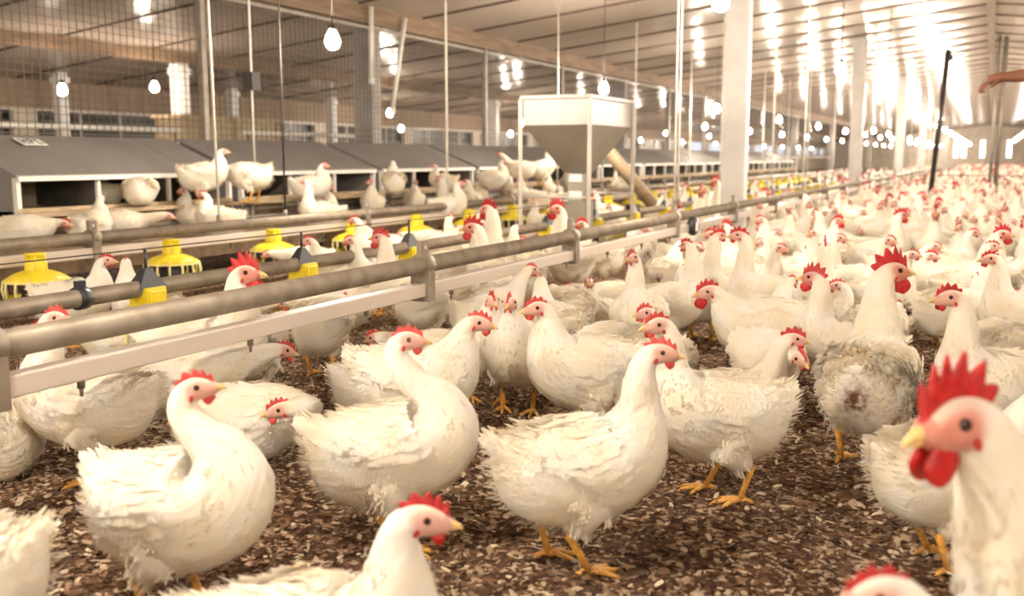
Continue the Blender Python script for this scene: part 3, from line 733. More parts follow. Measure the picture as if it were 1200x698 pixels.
def hen_geo(rings=56, seg=28, scale=0.84, sit=False, neck='up', yaw=0.0, roll_noise=1, seed=0, comb=0.0, wattle=0.0,
            feathers=0, soil=False, legs=None, leg_lift=0.0, zc=None, thick=1.0, hs=1.0, **kw):
    """all pieces of one bird facing +X, standing on z=0; returns dict of MB plus the head point"""
    rng = np.random.default_rng(seed)
    st, h0 = hen_spine(neck, yaw, thick=thick, hs=hs, **kw)
    ss = st[:, 0]
    # denser rings at tail tip and head
    u = np.linspace(0, 1, rings)
    sv = np.interp(u, [0, .06, .62, .72, 1], [0, 2.0, 41, h0-2, ss[-1]])
    pit = np.radians(smooth_interp(sv, ss, st[:, 1])); yf = np.clip(smooth_interp(sv, ss, st[:, 2]), 0, 1)
    w, hu, hd = (np.maximum(smooth_interp(sv, ss, st[:, k]), 0.05) for k in (3, 4, 5))
    phi = np.radians(yaw)*yf
    T = np.stack([np.cos(pit)*np.cos(phi), np.cos(pit)*np.sin(phi), np.sin(pit)], 1)
    D = np.stack([-np.sin(pit)*np.cos(phi), -np.sin(pit)*np.sin(phi), np.cos(pit)], 1)
    S = np.stack([-np.sin(phi), np.cos(phi), 0*phi], 1)
    # integrate finely
    sf = np.linspace(0, ss[-1], 500)
    pf = np.radians(smooth_interp(sf, ss, st[:, 1])); ff = np.radians(yaw)*np.clip(smooth_interp(sf, ss, st[:, 2]), 0, 1)
    tf = np.stack([np.cos(pf)*np.cos(ff), np.cos(pf)*np.sin(ff), np.sin(pf)], 1)
    cf = np.concatenate([[np.zeros(3)], np.cumsum((tf[1:]+tf[:-1])/2*np.diff(sf)[:, None], 0)])
    mid = np.array([np.interp(19.5, sf, cf[:, k]) for k in range(3)])
    if zc is None: zc = 13.2 if sit else 24.0
    off = np.array([0, 0, zc]) - mid
    C = np.stack([np.interp(sv, sf, cf[:, k]) for k in range(3)], 1) + off
    ang = 2*np.pi*np.arange(seg)/seg
    ca, sa = np.cos(ang), np.sin(ang)
    # wing: a raised folded lobe on each flank, ending in a point towards the tail
    SV, AN = np.meshgrid(sv, np.abs(((ang+np.pi) % (2*np.pi))-np.pi), indexing='ij')
    wc = np.radians(66) + np.radians(1.2)*(SV-22)          # axis of the wing round the flank
    half = np.radians(34)*np.clip((SV-8)/13, 0, 1)**.7*np.clip((35-SV)/7, 0, 1)**.5
    e = np.clip(1-np.abs(AN-wc)/np.maximum(half, 1e-3), 0, 1)
    wing = np.where(half > 0.02, np.minimum(e*3.0, 1), 0)
    wing = wing*wing*(3-2*wing)
    rip = np.zeros_like(SV)
    for q in range(7):
        f1, f2, p1 = rng.uniform(.12, .45), rng.integers(1, 6), rng.uniform(0, 6.28)
        rip += np.sin(SV*f1+f2*np.where(ang > np.pi, ang, ang)[None]+p1)
    body_f = np.clip(np.minimum(SV/6, (h0-2-SV)/8), 0, 1)
    out = wing*1.15 + rip*0.10*roll_noise*body_f
    # petticoat fluff low at the back
    out += 1.0*np.exp(-((SV-12)/4.5)**2)*np.exp(-((AN-np.radians(150))/.6)**2)
    V = (C[:, None] + S[:, None]*(w[:, None]*sa)[..., None]
         + D[:, None]*(np.where(ca > 0, hu[:, None], hd[:, None])*ca)[..., None])
    N = S[:, None]*(sa/w[:, None])[..., None] + D[:, None]*(ca/np.where(ca > 0, hu[:, None], hd[:, None]))[..., None]
    N /= np.linalg.norm(N, axis=2, keepdims=True)
    V = V + N*out[..., None]
    if sit:                                             # flattened where it lies on the litter
        zz = V[..., 2]; V[..., 2] = np.where(zz < 1.2, 0.35 + (zz+6)*0.12, zz)
        V[..., 2] = np.maximum(V[..., 2], 0.3)
    # attributes
    hsx = (SV-h0)
    skin = np.exp(-((hsx-4.3)/2.3)**4)*np.exp(-((AN-np.radians(88))/0.95)**4)
    skin = np.clip(skin*1.25 + (hsx > 5.9)*0.9, 0, 1)*(0.85 if comb > 3 else 0.62)
    so = np.zeros_like(SV)
    if soil: so = np.exp(-((SV-6.0)/2.3)**2)*np.exp(-((AN-np.pi)/.55)**2) + .06*np.exp(-((SV-8)/5)**2)*np.exp(-((AN-np.pi)/1.1)**2)
    flow = np.stack([(AN*w[:, None])*0.01, SV*0.01, 0*SV], 2)
    R = rings
    mb = MB()
    faces = [(i*seg+k, (i+1)*seg+k, (i+1)*seg+(k+1) % seg, i*seg+(k+1) % seg) for i in range(R-1) for k in range(seg)]
    faces += [list(range(seg)), [(R-1)*seg+k for k in reversed(range(seg))]]
    sc = 0.01*scale
    mb.add(V.reshape(-1, 3)*sc, faces, 0, True, skin=skin.ravel(), soil=so.ravel(), flow=flow.reshape(-1, 3))
    # legs
    thighs = []
    if not sit:
        zb = zc
        lg = legs or ((2.0, 0.0), (-1.5, 0.0))          # fore-aft of each foot, lift
        for sd, (fx, lift) in zip((1, -1), lg):
            hip = np.array([-0.5, sd*5.6, zb-5.0]); hock = np.array([fx*.6-3.6, sd*5.9, max(zb*.40, 7.2)+lift*.8]); foot = np.array([fx, sd*5.7, 1.0+lift])
            kn = np.array([2.2, sd*6.2, zb-9.0])
            t1 = [hip, (hip+kn)/2, kn, kn*.45+hock*.55+np.array([.3, 0, 0]), hock*.9+kn*.1, hock*.97+kn*.03]
            mb.tube([p*sc for p in t1], [r*sc for r in (5.4, 5.6, 5.0, 3.4, 1.7, 0.9)], 14, 0)
            thighs.append(mb.v[-1])
            mb.tube([p*sc for p in (hock*.9+kn*.1, hock, hock*.5+foot*.5, foot)], [r*sc for r in (0.95, 1.05, .78, .85)], 9, 1)
            for da, ln in ((-32, 6.2), (0, 7.2), (32, 6.2), (172, 3.2)):
                dr = np.array([math.cos(math.radians(da-sd*4)), math.sin(math.radians(da-sd*4)), 0])
                droop = -lift*.25
                tp = [foot+np.array([0, 0, .2]), foot+dr*ln*.35+np.array([0, 0, .35+droop*.3]), foot+dr*ln*.7+np.array([0, 0, -.15+droop]), foot+dr*ln*.9+np.array([0, 0, -.3+droop]), foot+dr*ln*1.08+np.array([0, 0, -.75+droop])]
                mb.tube([p*sc for p in tp], [r*sc for r in (.82, .66, .58, .5, .12)], 7, 1)
    if feathers:
        def blades(P, Nn, Tt, L, W, lift, tw, soilv):
            cnt = len(P)
            Tt = Tt - Nn*np.sum(Tt*Nn, 1, keepdims=True); Tt /= np.linalg.norm(Tt, axis=1, keepdims=True)+1e-9
            dirv = Tt*np.cos(tw)[:, None]+np.cross(Nn, Tt)*np.sin(tw)[:, None]
            sdv = np.cross(Nn, dirv)
            P = P - Nn*0.22
            rows = []
            for q, (tq, wq) in enumerate(((0, .5), (.4, 1.0), (.8, .75), (1.0, .15))):
                h = .22*min(1, tq*2) + np.sin(lift)*L*tq
                base = P + dirv*(L*tq*np.cos(lift))[:, None] + Nn*h[:, None]
                rows.append(base - sdv*(W*wq*.5)[:, None]); rows.append(base + sdv*(W*wq*.5)[:, None])
            B = np.stack(rows, 1)
            if sit: B[..., 2] = np.maximum(B[..., 2], 0.2)
            keep = B[..., 2].min(1) > 0.1
            B, Nk, Dk = B[keep], Nn[keep], dirv[keep]
            cnt = len(B)
            bf = [(8*i+2*q+2, 8*i+2*q+3, 8*i+2*q+1, 8*i+2*q) for i in range(cnt) for q in range(3)]
            fv = np.tile(np.array([[q//2*.02+.5, .3, 0] for q in range(8)]), (cnt, 1))
            nn = np.repeat(Nk + Dk*.10, 8, 0)
            mb.nrm.append((mb.n, nn/np.linalg.norm(nn, axis=1, keepdims=True)))
            mb.add(B.reshape(-1, 3)*sc, bf, 0, True, soil=np.repeat(soilv[keep]*.6, 8), flow=fv)
        cnt = feathers
        wts = (w*(hu+hd))**.5*np.gradient(sv); wts[sv > h0-3.5] = 0; wts[sv < 0.6] = 0
        if neck in ('over', 'curl', 'back'): wts = wts*np.where((sv > 28) & (sv < 46), .35, 1)
        ri = rng.choice(R, cnt, p=wts/wts.sum()); ki = rng.integers(0, seg, cnt)
        s_ = sv[ri]; a_ = np.abs(((ang[ki]+np.pi) % (2*np.pi))-np.pi)
        nk = np.clip((s_-34)/8, 0, 1)
        fl = np.clip(np.exp(-((s_-10)/7)**2)*np.clip((a_-1.5)/.6, 0, 1) + .45*np.clip((a_-2.0)/.5, 0, 1), 0, 1)*(1-nk)      # loose fluff
        wg = wing[ri, ki]
        L = (2.5*(1-nk)+1.5*nk+wg*1.0)*rng.uniform(.7, 1.25, cnt); W = (1.0*(1-nk)+.5*nk+wg*.3)*rng.uniform(.7, 1.2, cnt)*(1-.72*fl)
        lift = np.radians(rng.uniform(-1, 5, cnt)+fl*rng.uniform(0, 22, cnt))
        blades(V[ri, ki] + rng.normal(0, .4, (cnt, 3)), N[ri, ki], -T[ri], L, W, lift, np.radians(rng.normal(0, 8+20*fl, cnt)), so[ri, ki])
        for tv in thighs:
            c2 = feathers//22
            q = rng.integers(0, len(tv)-28, c2); Pt = tv[q]/sc
            ax = tv.reshape(-1, 14, 3).mean(1)[q//14]/sc
            Nt = Pt-ax; Nt /= np.linalg.norm(Nt, axis=1, keepdims=True)+1e-9
            blades(Pt+rng.normal(0, .4, Pt.shape), Nt, np.tile([-.35, 0, -1.0], (c2, 1)), rng.uniform(1.6, 3.0, c2), rng.uniform(.3, .7, c2), np.radians(rng.uniform(0, 22, c2)), np.radians(rng.normal(0, 20, c2)), np.zeros(c2))
    res = {'body': mb}
    # head pieces
    def at(s):
        g = lambda arr: np.array([np.interp(s, sv, arr[:, k]) for k in range(3)])
        return g(C), g(T), g(D), g(S), np.interp(s, sv, w), np.interp(s, sv, hu), np.interp(s, sv, hd)
    tipc, tt, td, ts, *_ = at(ss[-1]-1.4)
    bk = MB()
    for lo in (0, 1):
        ln = (2.9 if not lo else 2.1)*hs
        pts = [tipc-tt*.5+td*(.25-.5*lo)*hs, tipc+tt*ln*.4+td*(.28-.55*lo)*hs, tipc+tt*ln*.8+td*(.02-.4*lo)*hs, tipc+tt*ln+td*(-.35-.05*lo)*hs]
        bk.tube([p*sc for p in pts], [r*sc*hs for r in ((.85, .66, .36, .06) if not lo else (.7, .5, .3, .06))], 10, 0)
    res['beak'] = bk
    ec, et, ed, es, ew, eu, eh = at(h0+3.9)
    for sd in (1, -1):
        m = MB(); m.ball((0, 0, 0), .56*sc*hs, 12, 8)
        p = ec+es*sd*(ew*.90)+ed*eu*.30
        m.v[-1] = m.v[-1] + p*sc
        res['eye%+d' % sd] = m
    if comb > 0:
        m = MB(); nu, nv = 41, 5
        spikes = 6 if comb > 3 else 5
        vs = []
        for i in range(nu):
            t = i/(nu-1)
            s = h0+6.9 - t*(5.8 if comb < 3 else 6.6)
            cc, ct, cd, cs_, cw, cu, ch = at(s)
            env = math.sin(math.pi*min(1, .1+.9*t))**.55 if t < .75 else (math.sin(math.pi*min(1, .1+.9*t)))**.5
            env = max(env, 0)*(1 if t < .97 else .6)
            sp = abs(((t*spikes) % 1)-.5)*2
            hgt = comb*env*(.50+.5*(1-sp)**.9) if 0.04 < t < .98 else comb*.12
            base = cc+cd*(cu*.80)
            lean = -ct*(.35*t+.05)
            wob = math.sin(t*9+seed)*.12*comb*.35
            th = (.42 if comb < 3 else .6)
            ring = []
            for side in (1, -1):
                for j in (range(nv) if side == 1 else reversed(range(nv))):
                    v = j/(nv-1)
                    ring.append(base+cd*(hgt*v)+lean*hgt*v*1.0+cs_*(side*th*(1-.75*v)+wob*v*v))
            vs += ring
        rr = 2*nv
        fs = [(i*rr+k, i*rr+(k+1) % rr, (i+1)*rr+(k+1) % rr, (i+1)*rr+k) for i in range(nu-1) for k in range(rr)]
        fs += [list(reversed(range(rr))), [(nu-1)*rr+k for k in range(rr)]]
        m.add(np.array(vs)*sc, fs, 0, True)
        res['comb'] = m
    if wattle > 0:
        wc_, wt_, wd_, ws_, ww_, wu_, wh_ = at(h0+5.6)
        down = np.array([0, 0, -1.0])*.75 - wd_*.25; down /= np.linalg.norm(down)
        for sd in (1, -1):
            m = MB(); m.ball((0, 0, 0), 1.0, 14, 10)
            p = m.v[-1]; q = (1-p[:, 2])/2            # 0 top .. 1 bottom
            wd = .45+.55*np.sin(np.pi*np.clip(q*.62+.2, 0, 1))**1.3
            top = wc_+ws_*sd*.75*hs-wd_*wh_*.45
            loc = top[None]+np.outer(q*wattle, down)+np.outer(p[:, 0]*wd*wattle*.5, wt_)+np.outer(p[:, 1]*wd*.42*hs+sd*q*.35, ws_)
            m.v[-1] = loc*sc
            res['wattle%+d' % sd] = m
            lc, lt, ld, ls, lw, lu, lh = at(h0+2.3)
            e_ = MB(); e_.ball((0, 0, 0), 1.0, 10, 8); p = e_.v[-1]
            e_.v[-1] = ((lc+ls*sd*lw*.88-ld*lh*.38)[None]+np.outer(p[:, 2]*.85*hs, -ld*.9-lt*.3)+np.outer(p[:, 0]*.55*hs, lt)+np.outer(p[:, 1]*.3, ls))*sc
            res['earlobe%+d' % sd] = e_
    res['head'] = at(h0+3)[0]*sc
    return res

def link_hen(geo, loc, rz, label, group=None, pale=False, cat='chicken', name='white_hen', single=False):
    red = M_COMB_PALE if pale else M_COMB
    order = [('comb', 'comb', red), ('wattle+1', 'wattle', red), ('wattle-1', 'wattle', red), ('earlobe+1', 'earlobe', M_COMB_PALE), ('earlobe-1', 'earlobe', M_COMB_PALE),
             ('beak', 'beak', M_BEAK), ('eye+1', 'eye', M_EYE), ('eye-1', 'eye', M_EYE)]
    if single:
        b = geo['body']; mats = [M_FEATHER, M_LEG, red, M_BEAK, M_EYE]
        for key, nm, m in order:
            if key in geo:
                g = geo[key]; o = b.n
                b.add(np.concatenate(g.v), g.f, {'comb': 2, 'wattle': 2, 'earlobe': 2, 'beak': 3, 'eye': 4}[nm], True)
        root = b.build(name, mats)
    else:
        root = empty(name)
        geo['body'].build('body', [M_FEATHER, M_LEG], root)
        for key, nm, m in order:
            if key in geo: geo[key].build(nm, m, root)
    root.location = loc; root.rotation_euler = (0, 0, rz)
    tag(root, label, cat, group)
    return root
# ---------------------------------------------------------------- the flock: birds placed one by one
def at(px, py, z=0.0):
    d = _FW + _RT*((px-600)/F_PX) + _UP*((349-py)/F_PX)
    return _CP + d*((z-CAM_H)/d[2])
PLACED = []
def bird(px, py, heading, label, name='white_hen', z=0.0, zz=None, depth=None, cat='hen', group=None, feathers=3000, pale=True, **kw):
    """px, py: where the middle of the body stands in the photograph; heading 0 = to the right, 90 = away, 180 = left, 270 = towards us"""
    p = ground(px, depth, z) if depth else at(px, py, z)
    kw.setdefault('comb', 2.3); kw.setdefault('wattle', 2.1)
    g = hen_geo(rings=84, seg=36, feathers=feathers, seed=len(PLACED)+3, **kw)
    h = YAW + math.radians(heading)
    o = link_hen(g, tuple(p), h, label, group, pale=pale, cat=cat, name=name)
    PLACED.append((p[0], p[1], p[2], heading))
    hp = g['head']; c, s = math.cos(h), math.sin(h)
    w = (p[0]+hp[0]*c-hp[1]*s, p[1]+hp[0]*s+hp[1]*c, p[2]+hp[2])
    if DEBUG: print('BIRD %2d  head at px (%.0f, %.0f)  depth %.2f  X %.2f | %s' % (len(PLACED), *project(w)[:2], project(w)[2], p[0], label))
    return o
DEBUG = False
R_ = dict(scale=.97, name='white_rooster', cat='rooster', pale=False, hs=1.25, thick=1.2, comb=5.2, wattle=4.6)
# foreground
bird(667, 664, 12, 'plump white hen striding right in the middle foreground, both orange legs showing', neck='up', nl=0.98, yaw=-22, legs=((-3.2, 0.0), (3.0, 0)), scale=.88, feathers=4200)
bird(207, 722, -22, 'large white hen with a long raised neck in the left foreground, head turned right', neck='over', nl=0.81, yaw=28, head_pitch=6, scale=.88, feathers=4200)
bird(449, 640, 5, 'white hen left of the middle foreground hen, neck straight up and looking right', neck='over', nl=1.06, yaw=-8, scale=.88, legs=((3.0, 0), (5.0, 0)), feathers=4000)
bird(276, 540, 12, 'white hen crouched behind the left foreground hen, head curled back low to the left', neck='low', nl=1.25, yaw=-172, head_pitch=-10, sit=True, scale=.9, feathers=3600)
bird(477, 535, -18, 'white hen standing behind the straight necked hen, looking right with a pink face', neck='lean', nl=0.35, yaw=4, scale=.92, feathers=3600)
bird(701, 522, 182, 'white hen behind the middle foreground hen, facing left with beak at another hen', neck='up', nl=0.35, yaw=22, scale=.92, feathers=3600)
bird(607, 482, 262, 'white hen facing us with bright upright comb, beak to beak with another hen', neck='up', nl=0.53, yaw=-6, comb=2.8, feathers=2600)
bird(570, 470, 275, 'white hen facing us, half hidden left of the hen with the upright comb', neck='up', nl=0.35, yaw=14, comb=2.8, feathers=2600)
bird(848, 582, 186, 'white hen with orange legs walking left, just right of the middle foreground hen', neck='up', nl=0.90, yaw=18, legs=((-2.5, 0), (3.4, 0)), scale=.88, feathers=4000)
bird(844, 512, 4, 'white hen resting behind the left walking hen, red faced head low to the right', neck='lean', nl=0.84, yaw=-10, sit=True, comb=3.0, feathers=3400, pale=False)
bird(1010, 546, 62, 'tall white rooster seen from behind with a soiled vent, dark red comb high', neck='tall', nl=0.95, yaw=-58, soil=True, feathers=4200, **R_)
bird(1170, 552, 200, 'white hen at right facing left above the big red comb of the foreground rooster', neck='up', nl=1.08, yaw=-14, comb=2.6, scale=.93, feathers=3600, pale=False)
bird(1210, 437, 172, 'white hen with raised neck near the right edge, looking left over a resting bird', neck='up', nl=0.88, yaw=8, scale=.9, feathers=2600, pale=False)
bird(1166, 478, 80, 'white hen seen from behind with a soiled vent at the right edge, head hidden', neck='peck', soil=True, feathers=3000)
bird(1321, 0, 188, 'huge white rooster at the right edge, bright red comb and wattles close to us', depth=1.16, neck='lean', nl=1.43, yaw=12, head_pitch=-10, feathers=5200, **{**R_, 'comb': 5.6, 'scale': 1.03})
bird(1098, 662, 14, 'white hen behind the huge foreground rooster, only its rump and one orange leg showing', neck='forward', yaw=-20, feathers=3600)
bird(344, 0, -2, 'white hen at the bottom edge, cut off below, looking right with a red comb', depth=1.36, neck='up', nl=0.56, yaw=2, head_pitch=-8, sit=True, scale=.95, feathers=4200, comb=2.6, pale=False)
bird(1205, 0, 182, 'white hen at the bottom right corner, only comb and back above the edge', depth=.95, neck='up', nl=0.98, yaw=0, head_pitch=-10, comb=1.8, feathers=3600, pale=False)
bird(-60, 0, 196, 'blurred white hen rump at the bottom left corner of the photo', depth=1.42, neck='low', feathers=3600, tail=-42)
# beneath and behind the front drinker line, left part
bird(117, 562, 186, 'white hen under the left end of the front drinker line, one orange leg showing', neck='alert', nl=0.88, yaw=165, feathers=3600, comb=2.6)
bird(214, 522, 28, 'white hen between the left foreground hen and the drinker line, tail ruffled', neck='low', feathers=3000)
bird(4, 556, 100, 'white hen cut by the left edge under the drinker line, seen from behind', neck='low', sit=True, feathers=2600)
bird(294, 474, 80, 'white hen under the drinker line, rump towards us, behind the crouched hen', neck='low', feathers=2600)
bird(378, 441, 82, 'white hen under the drinker line with both orange feet on bare litter', neck='low', feathers=2600)
bird(444, 486, 20, 'white hen partly hidden behind the straight necked hen, right of bare litter', neck='low', sit=True, feathers=2600)
bird(524, 450, 160, 'white hen with only a scrap of red comb above the straight necked hen', neck='low', sit=True, nl=.9, comb=2.6, feathers=2600)
bird(566, 424, 40, 'white hen under the drinker line beside the first clamp, tail towards us', neck='forward', feathers=2400)
bird(724, 482, 118, 'broad backed white hen with ruffled wing behind the middle foreground hen', neck='peck', feathers=3200)
bird(748, 432, 255, 'white hen under the drinker line facing us with dark red comb, neck upright', neck='tall', yaw=-20, nl=1.04, comb=2.8, feathers=2400, pale=False)
bird(664, 420, 100, 'white hen under the drinker line below its second clamp, rump towards us', neck='low', feathers=2200)
bird(775, 412, 10, 'white hen with raised neck below the black regulator, head turned left', neck='up', nl=1.38, yaw=120, comb=2.6, feathers=2200, pale=False)
bird(822, 398, 62, 'white hen with upright neck, left of two heads held close together', neck='tall', nl=1.17, yaw=-50, comb=3, feathers=2200, pale=False)
bird(908, 412, 166, 'big white hen facing left, right of two heads held close together', neck='tall', nl=1.03, yaw=10, comb=3, scale=.92, feathers=2600, pale=False)
bird(908, 462, 184, 'white rooster with long hanging red wattles facing left, middle right', neck='forward', nl=0.35, yaw=12, feathers=3000, **{**R_, 'comb': 3.0, 'hs': 1.05, 'thick': 1.0, 'wattle': 4.2})
bird(1018, 420, 170, 'white hen lying behind the tall rooster, facing left', neck='tuck', sit=True, feathers=2200)
bird(1108, 420, 10, 'white hen facing right behind the hen with raised neck at right', neck='low', feathers=2200)
# beyond the drinker line
bird(234, 0, -8, 'white rooster with a tall red comb rising behind the drinker line at left', depth=2.92, neck='tall', nl=0.63, yaw=-4, head_pitch=2, feathers=3000, **R_)
bird(598, 0, 168, 'white rooster behind the drinker line, lower of two red heads, wattles hanging', depth=4.75, neck='up', nl=0.86, yaw=15, feathers=2200, **R_)
bird(603, 0, 150, 'white rooster behind the drinker line, upper of two red heads, turned away', depth=5.25, neck='tall', nl=1.15, yaw=-5, feathers=2200, **R_)
bird(670, 0, 240, 'white rooster behind the drinker line just left of the second clamp', depth=5.5, neck='tall', nl=1.14, yaw=-30, feathers=2000, **R_)
bird(821, 0, 262, 'white rooster behind the drinker line, red head left of the bright white column', depth=7.9, neck='tall', nl=1.31, yaw=-20, feathers=1200, **R_)
bird(853, 0, 200, 'white rooster farther back at the foot of the bright white column', depth=9.6, neck='tall', nl=1.60, yaw=10, feathers=900, **R_)
bird(84, 0, 6, 'white hen with deep red head feeding between two yellow pans at left', depth=4.15, neck='up', nl=0.44, yaw=10, comb=2.6, feathers=2200, pale=False)
bird(178, 0, 150, 'white hen looking away beside the red headed hen between the yellow pans', depth=3.95, neck='up', nl=0.53, yaw=-40, comb=2.0, feathers=2200)
bird(154, 0, 176, 'white hen with its head in the large yellow pan at the left edge', depth=3.72, neck='low', nl=1.60, yaw=8, sit=True, comb=2.6, feathers=2000, pale=False)
bird(250, 0, 12, 'white hen behind the tall combed rooster, pecking right of a yellow pan', depth=4.3, neck='low', sit=True, feathers=2000)
bird(402, 0, 200, 'white hen looking left between the feed pipe and the rear drinker line', depth=4.95, neck='up', nl=.7, feathers=1800)
bird(446, 0, 215, 'white hen with pink face beyond the feed pipe, left of the first clamp', depth=5.0, neck='up', nl=.75, feathers=1800)
bird(396, 0, 178, 'white hen eating under the feed pipe, head beside a yellow clamp block', depth=4.05, neck='low', yaw=10, feathers=1800)
bird(518, 0, 20, 'white hen with dark pecked saddle feathers beyond the feed pipe', depth=5.4, neck='low', feathers=1600)
# on the slatted deck, the landing boards and in the nests
D = .28
bird(25, 0, 4, 'white hen resting on the deck at the left edge, red comb, facing right', z=D, depth=5.52, neck='low', nl=0.35, sit=True, comb=2.6, feathers=1600, pale=False)
bird(105, 0, 82, 'white hen on the deck seen from behind, neck straight up before the first nest box', z=D, depth=5.75, neck='up', nl=0.35, sit=True, comb=.0, wattle=0, feathers=1600)
bird(137, 0, 2, 'white hen lying on the deck facing right with a pale head', z=D, depth=5.95, neck='low', nl=1.41, sit=True, comb=1.2, wattle=1, feathers=1600)
bird(262, 0, 172, 'white hen lying flat on the deck below the hen standing tall on the nest', z=D, depth=6.3, neck='tuck', nl=.6, sit=True, feathers=1500)
bird(382, 0, 176, 'white hen sitting on the deck with a long raised neck, before the second nest box', z=D, depth=7.0, neck='tall', nl=0.97, sit=True, comb=.9, wattle=.8, feathers=1500)
bird(522, 0, 10, 'white hen on the deck before the third nest box, tail to the right', z=D, depth=8.2, neck='tuck', sit=True, feathers=1200)
bird(536, 0, 175, 'white hen on the deck behind the white cord, left of the hopper', z=D, depth=8.8, neck='up', sit=True, feathers=1200)
B = .468
bird(236, 0, 28, 'white hen standing tall on the landing board between two nest boxes', z=B, depth=6.62, neck='up', nl=0.35, yaw=-10, comb=1.3, wattle=1, feathers=2000)
bird(296, 0, 176, 'white hen on the landing board with tail up to the right, head inside the nest', z=B, depth=6.85, neck='low', tail=-45, feathers=2000)
bird(165, 0, 96, 'white hen climbing into the middle nest of the first nest box, rump out', z=B, depth=6.4, neck='low', sit=True, tail=-45, feathers=1600)
bird(122, 0, 200, 'white hen settled deep in the middle nest of the first nest box', z=B, depth=6.45, neck='tuck', nl=.5, sit=True, scale=.7, feathers=1200)
bird(362, 0, 10, 'white hen settled in the second nest box behind the long necked deck hen', z=B, depth=7.55, neck='tuck', nl=.5, sit=True, scale=.8, feathers=1200)
bird(462, 0, 100, 'white hen crouched in the nearest nest of the third nest box', z=B, depth=8.6, neck='tuck', sit=True, nl=.6, feathers=1200)
bird(522, 0, 185, 'white hen peering from the far nest of the third nest box', z=B, depth=9.35, neck='tuck', sit=True, nl=.7, scale=.72, feathers=1000)
bird(576, 0, 15, 'white hen sitting in the nearest nest of the box left of the hopper', z=B, depth=10.1, neck='tuck', sit=True, nl=.6, feathers=900)
bird(612, 0, 165, 'white hen standing on the landing board left of the hopper leg', z=B, depth=10.3, neck='forward', feathers=900)
bird(634, 0, 40, 'white hen on the landing board, seen between hopper leg and funnel', z=B, depth=10.8, neck='tuck', feathers=900)
bird(628, 0, 170, 'white hen on the deck below the landing board, left of the hopper leg', z=D, depth=9.6, neck='up', nl=.7, sit=True, feathers=900)
bird(722, 0, 90, 'white hen on the deck between the hopper legs', z=D, depth=12.2, neck='tall', nl=.8, sit=True, feathers=700)
bird(742, 0, 200, 'white hen on the deck behind the right hopper leg', z=D, depth=12.9, neck='up', nl=.8, sit=True, feathers=700)

# ---------------------------------------------------------------- the rest of the flock, each bird on its own spot
rnd = random.Random(11)
def variant(i, lod):
    r = random.Random(100+i)
    neck = ['up', 'tall', 'tuck', 'forward', 'low', 'alert', 'tuck', 'peck', 'up', 'forward', 'low', 'tuck', 'tall', 'up', 'low', 'tuck'][i % 16]
    sit = i % 16 in (2, 6, 11, 15, 4)
    roost = i % 16 in (1, 12)
    kw = dict(neck=neck, sit=sit, yaw=r.uniform(-45, 45) if neck not in ('low', 'peck') else r.uniform(-12, 12), nl=r.uniform(.75, .95) if not roost else .9, tail=r.uniform(-42, -26),
              comb=4.6 if roost else r.uniform(1.8, 3.0), wattle=4.2 if roost else r.uniform(1.4, 2.4), seed=200+i, soil=(i % 16 in (3, 9)), hs=1.2 if roost else 1.03, thick=1.12 if roost else 1.0)
    if lod == 0: kw.update(rings=60, seg=26, feathers=1500)
    elif lod == 1: kw.update(rings=40, seg=18, feathers=320)
    else: kw.update(rings=22, seg=10)
    return hen_geo(**kw), neck, sit, roost
def word(h):
    h %= 360
    return ['facing right', 'facing back right', 'facing away', 'facing back left', 'facing left', 'facing front left', 'facing us', 'facing front right'][int((h+22.5)//45) % 8]
NW = {'up': 'head raised', 'tall': 'neck stretched tall', 'alert': 'neck drawn back', 'tuck': 'neck tucked in', 'forward': 'neck held forward', 'low': 'head low', 'peck': 'pecking the litter', 'lean': 'leaning forward'}
spots = []
def free(x, y, z, gap):
    for X, Y, Z, *_ in PLACED + spots:
        if abs(Y-y) < gap and (X-x)**2+(Y-y)**2 < gap*gap and abs(Z-z) < .15: return False
    return True
def scatter(x0, x1, y0, y1, gap, tries, z=0.0, zone='', avoid=()):
    for _ in range(tries):
        y = y0+(y1-y0)*rnd.random()
        a, b = (x0(y) if callable(x0) else x0), (x1(y) if callable(x1) else x1)
        x = rnd.uniform(a, b)
        u, v, d = project((x, y, z+.25))
        if not (-30 < u < 1225 and d > 2.9): continue
        if v > 690: continue
        gp = at(min(max(u, 0), 1200), 1)[0]
        g0 = project((x, y, z))
        if any(p0 < g0[0] < p1 and q0 < g0[1] < q1 for p0, p1, q0, q1 in avoid): continue
        if free(x, y, z, gap): spots.append((x, y, z, zone))
left_view = [(-40, 330, 200, 700)]
bare = [(1030, 1105, 385, 520), (540, 600, 430, 560), (300, 470, 425, 560), (930, 1070, 500, 700)]
scatter(-1.60, lambda y: .04*y+.25, 2.95, 13.0, .285, 14000, zone='aisle', avoid=bare)
scatter(-1.92, -2.62, 2.6, 13.0, .33, 3500, zone='rail', avoid=[(-40, 470, 200, 700)])
scatter(-3.02, -3.66, 3.6, 13.0, .42, 1800, zone='pans', avoid=[(-40, 330, 200, 700)])
scatter(-4.4, -4.85, 4.0, 13.0, .55, 400, z=.28, zone='deck')
for zz, args in (('aisle', (-1.6, lambda y: .045*y+.2)), ('rail', (-2.08, -2.48)), ('pans', (-3.12, -3.48))):
    scatter(*args, 13.0, 24.0, .36 if zz == 'aisle' else .46, 7000, zone='far '+zz)
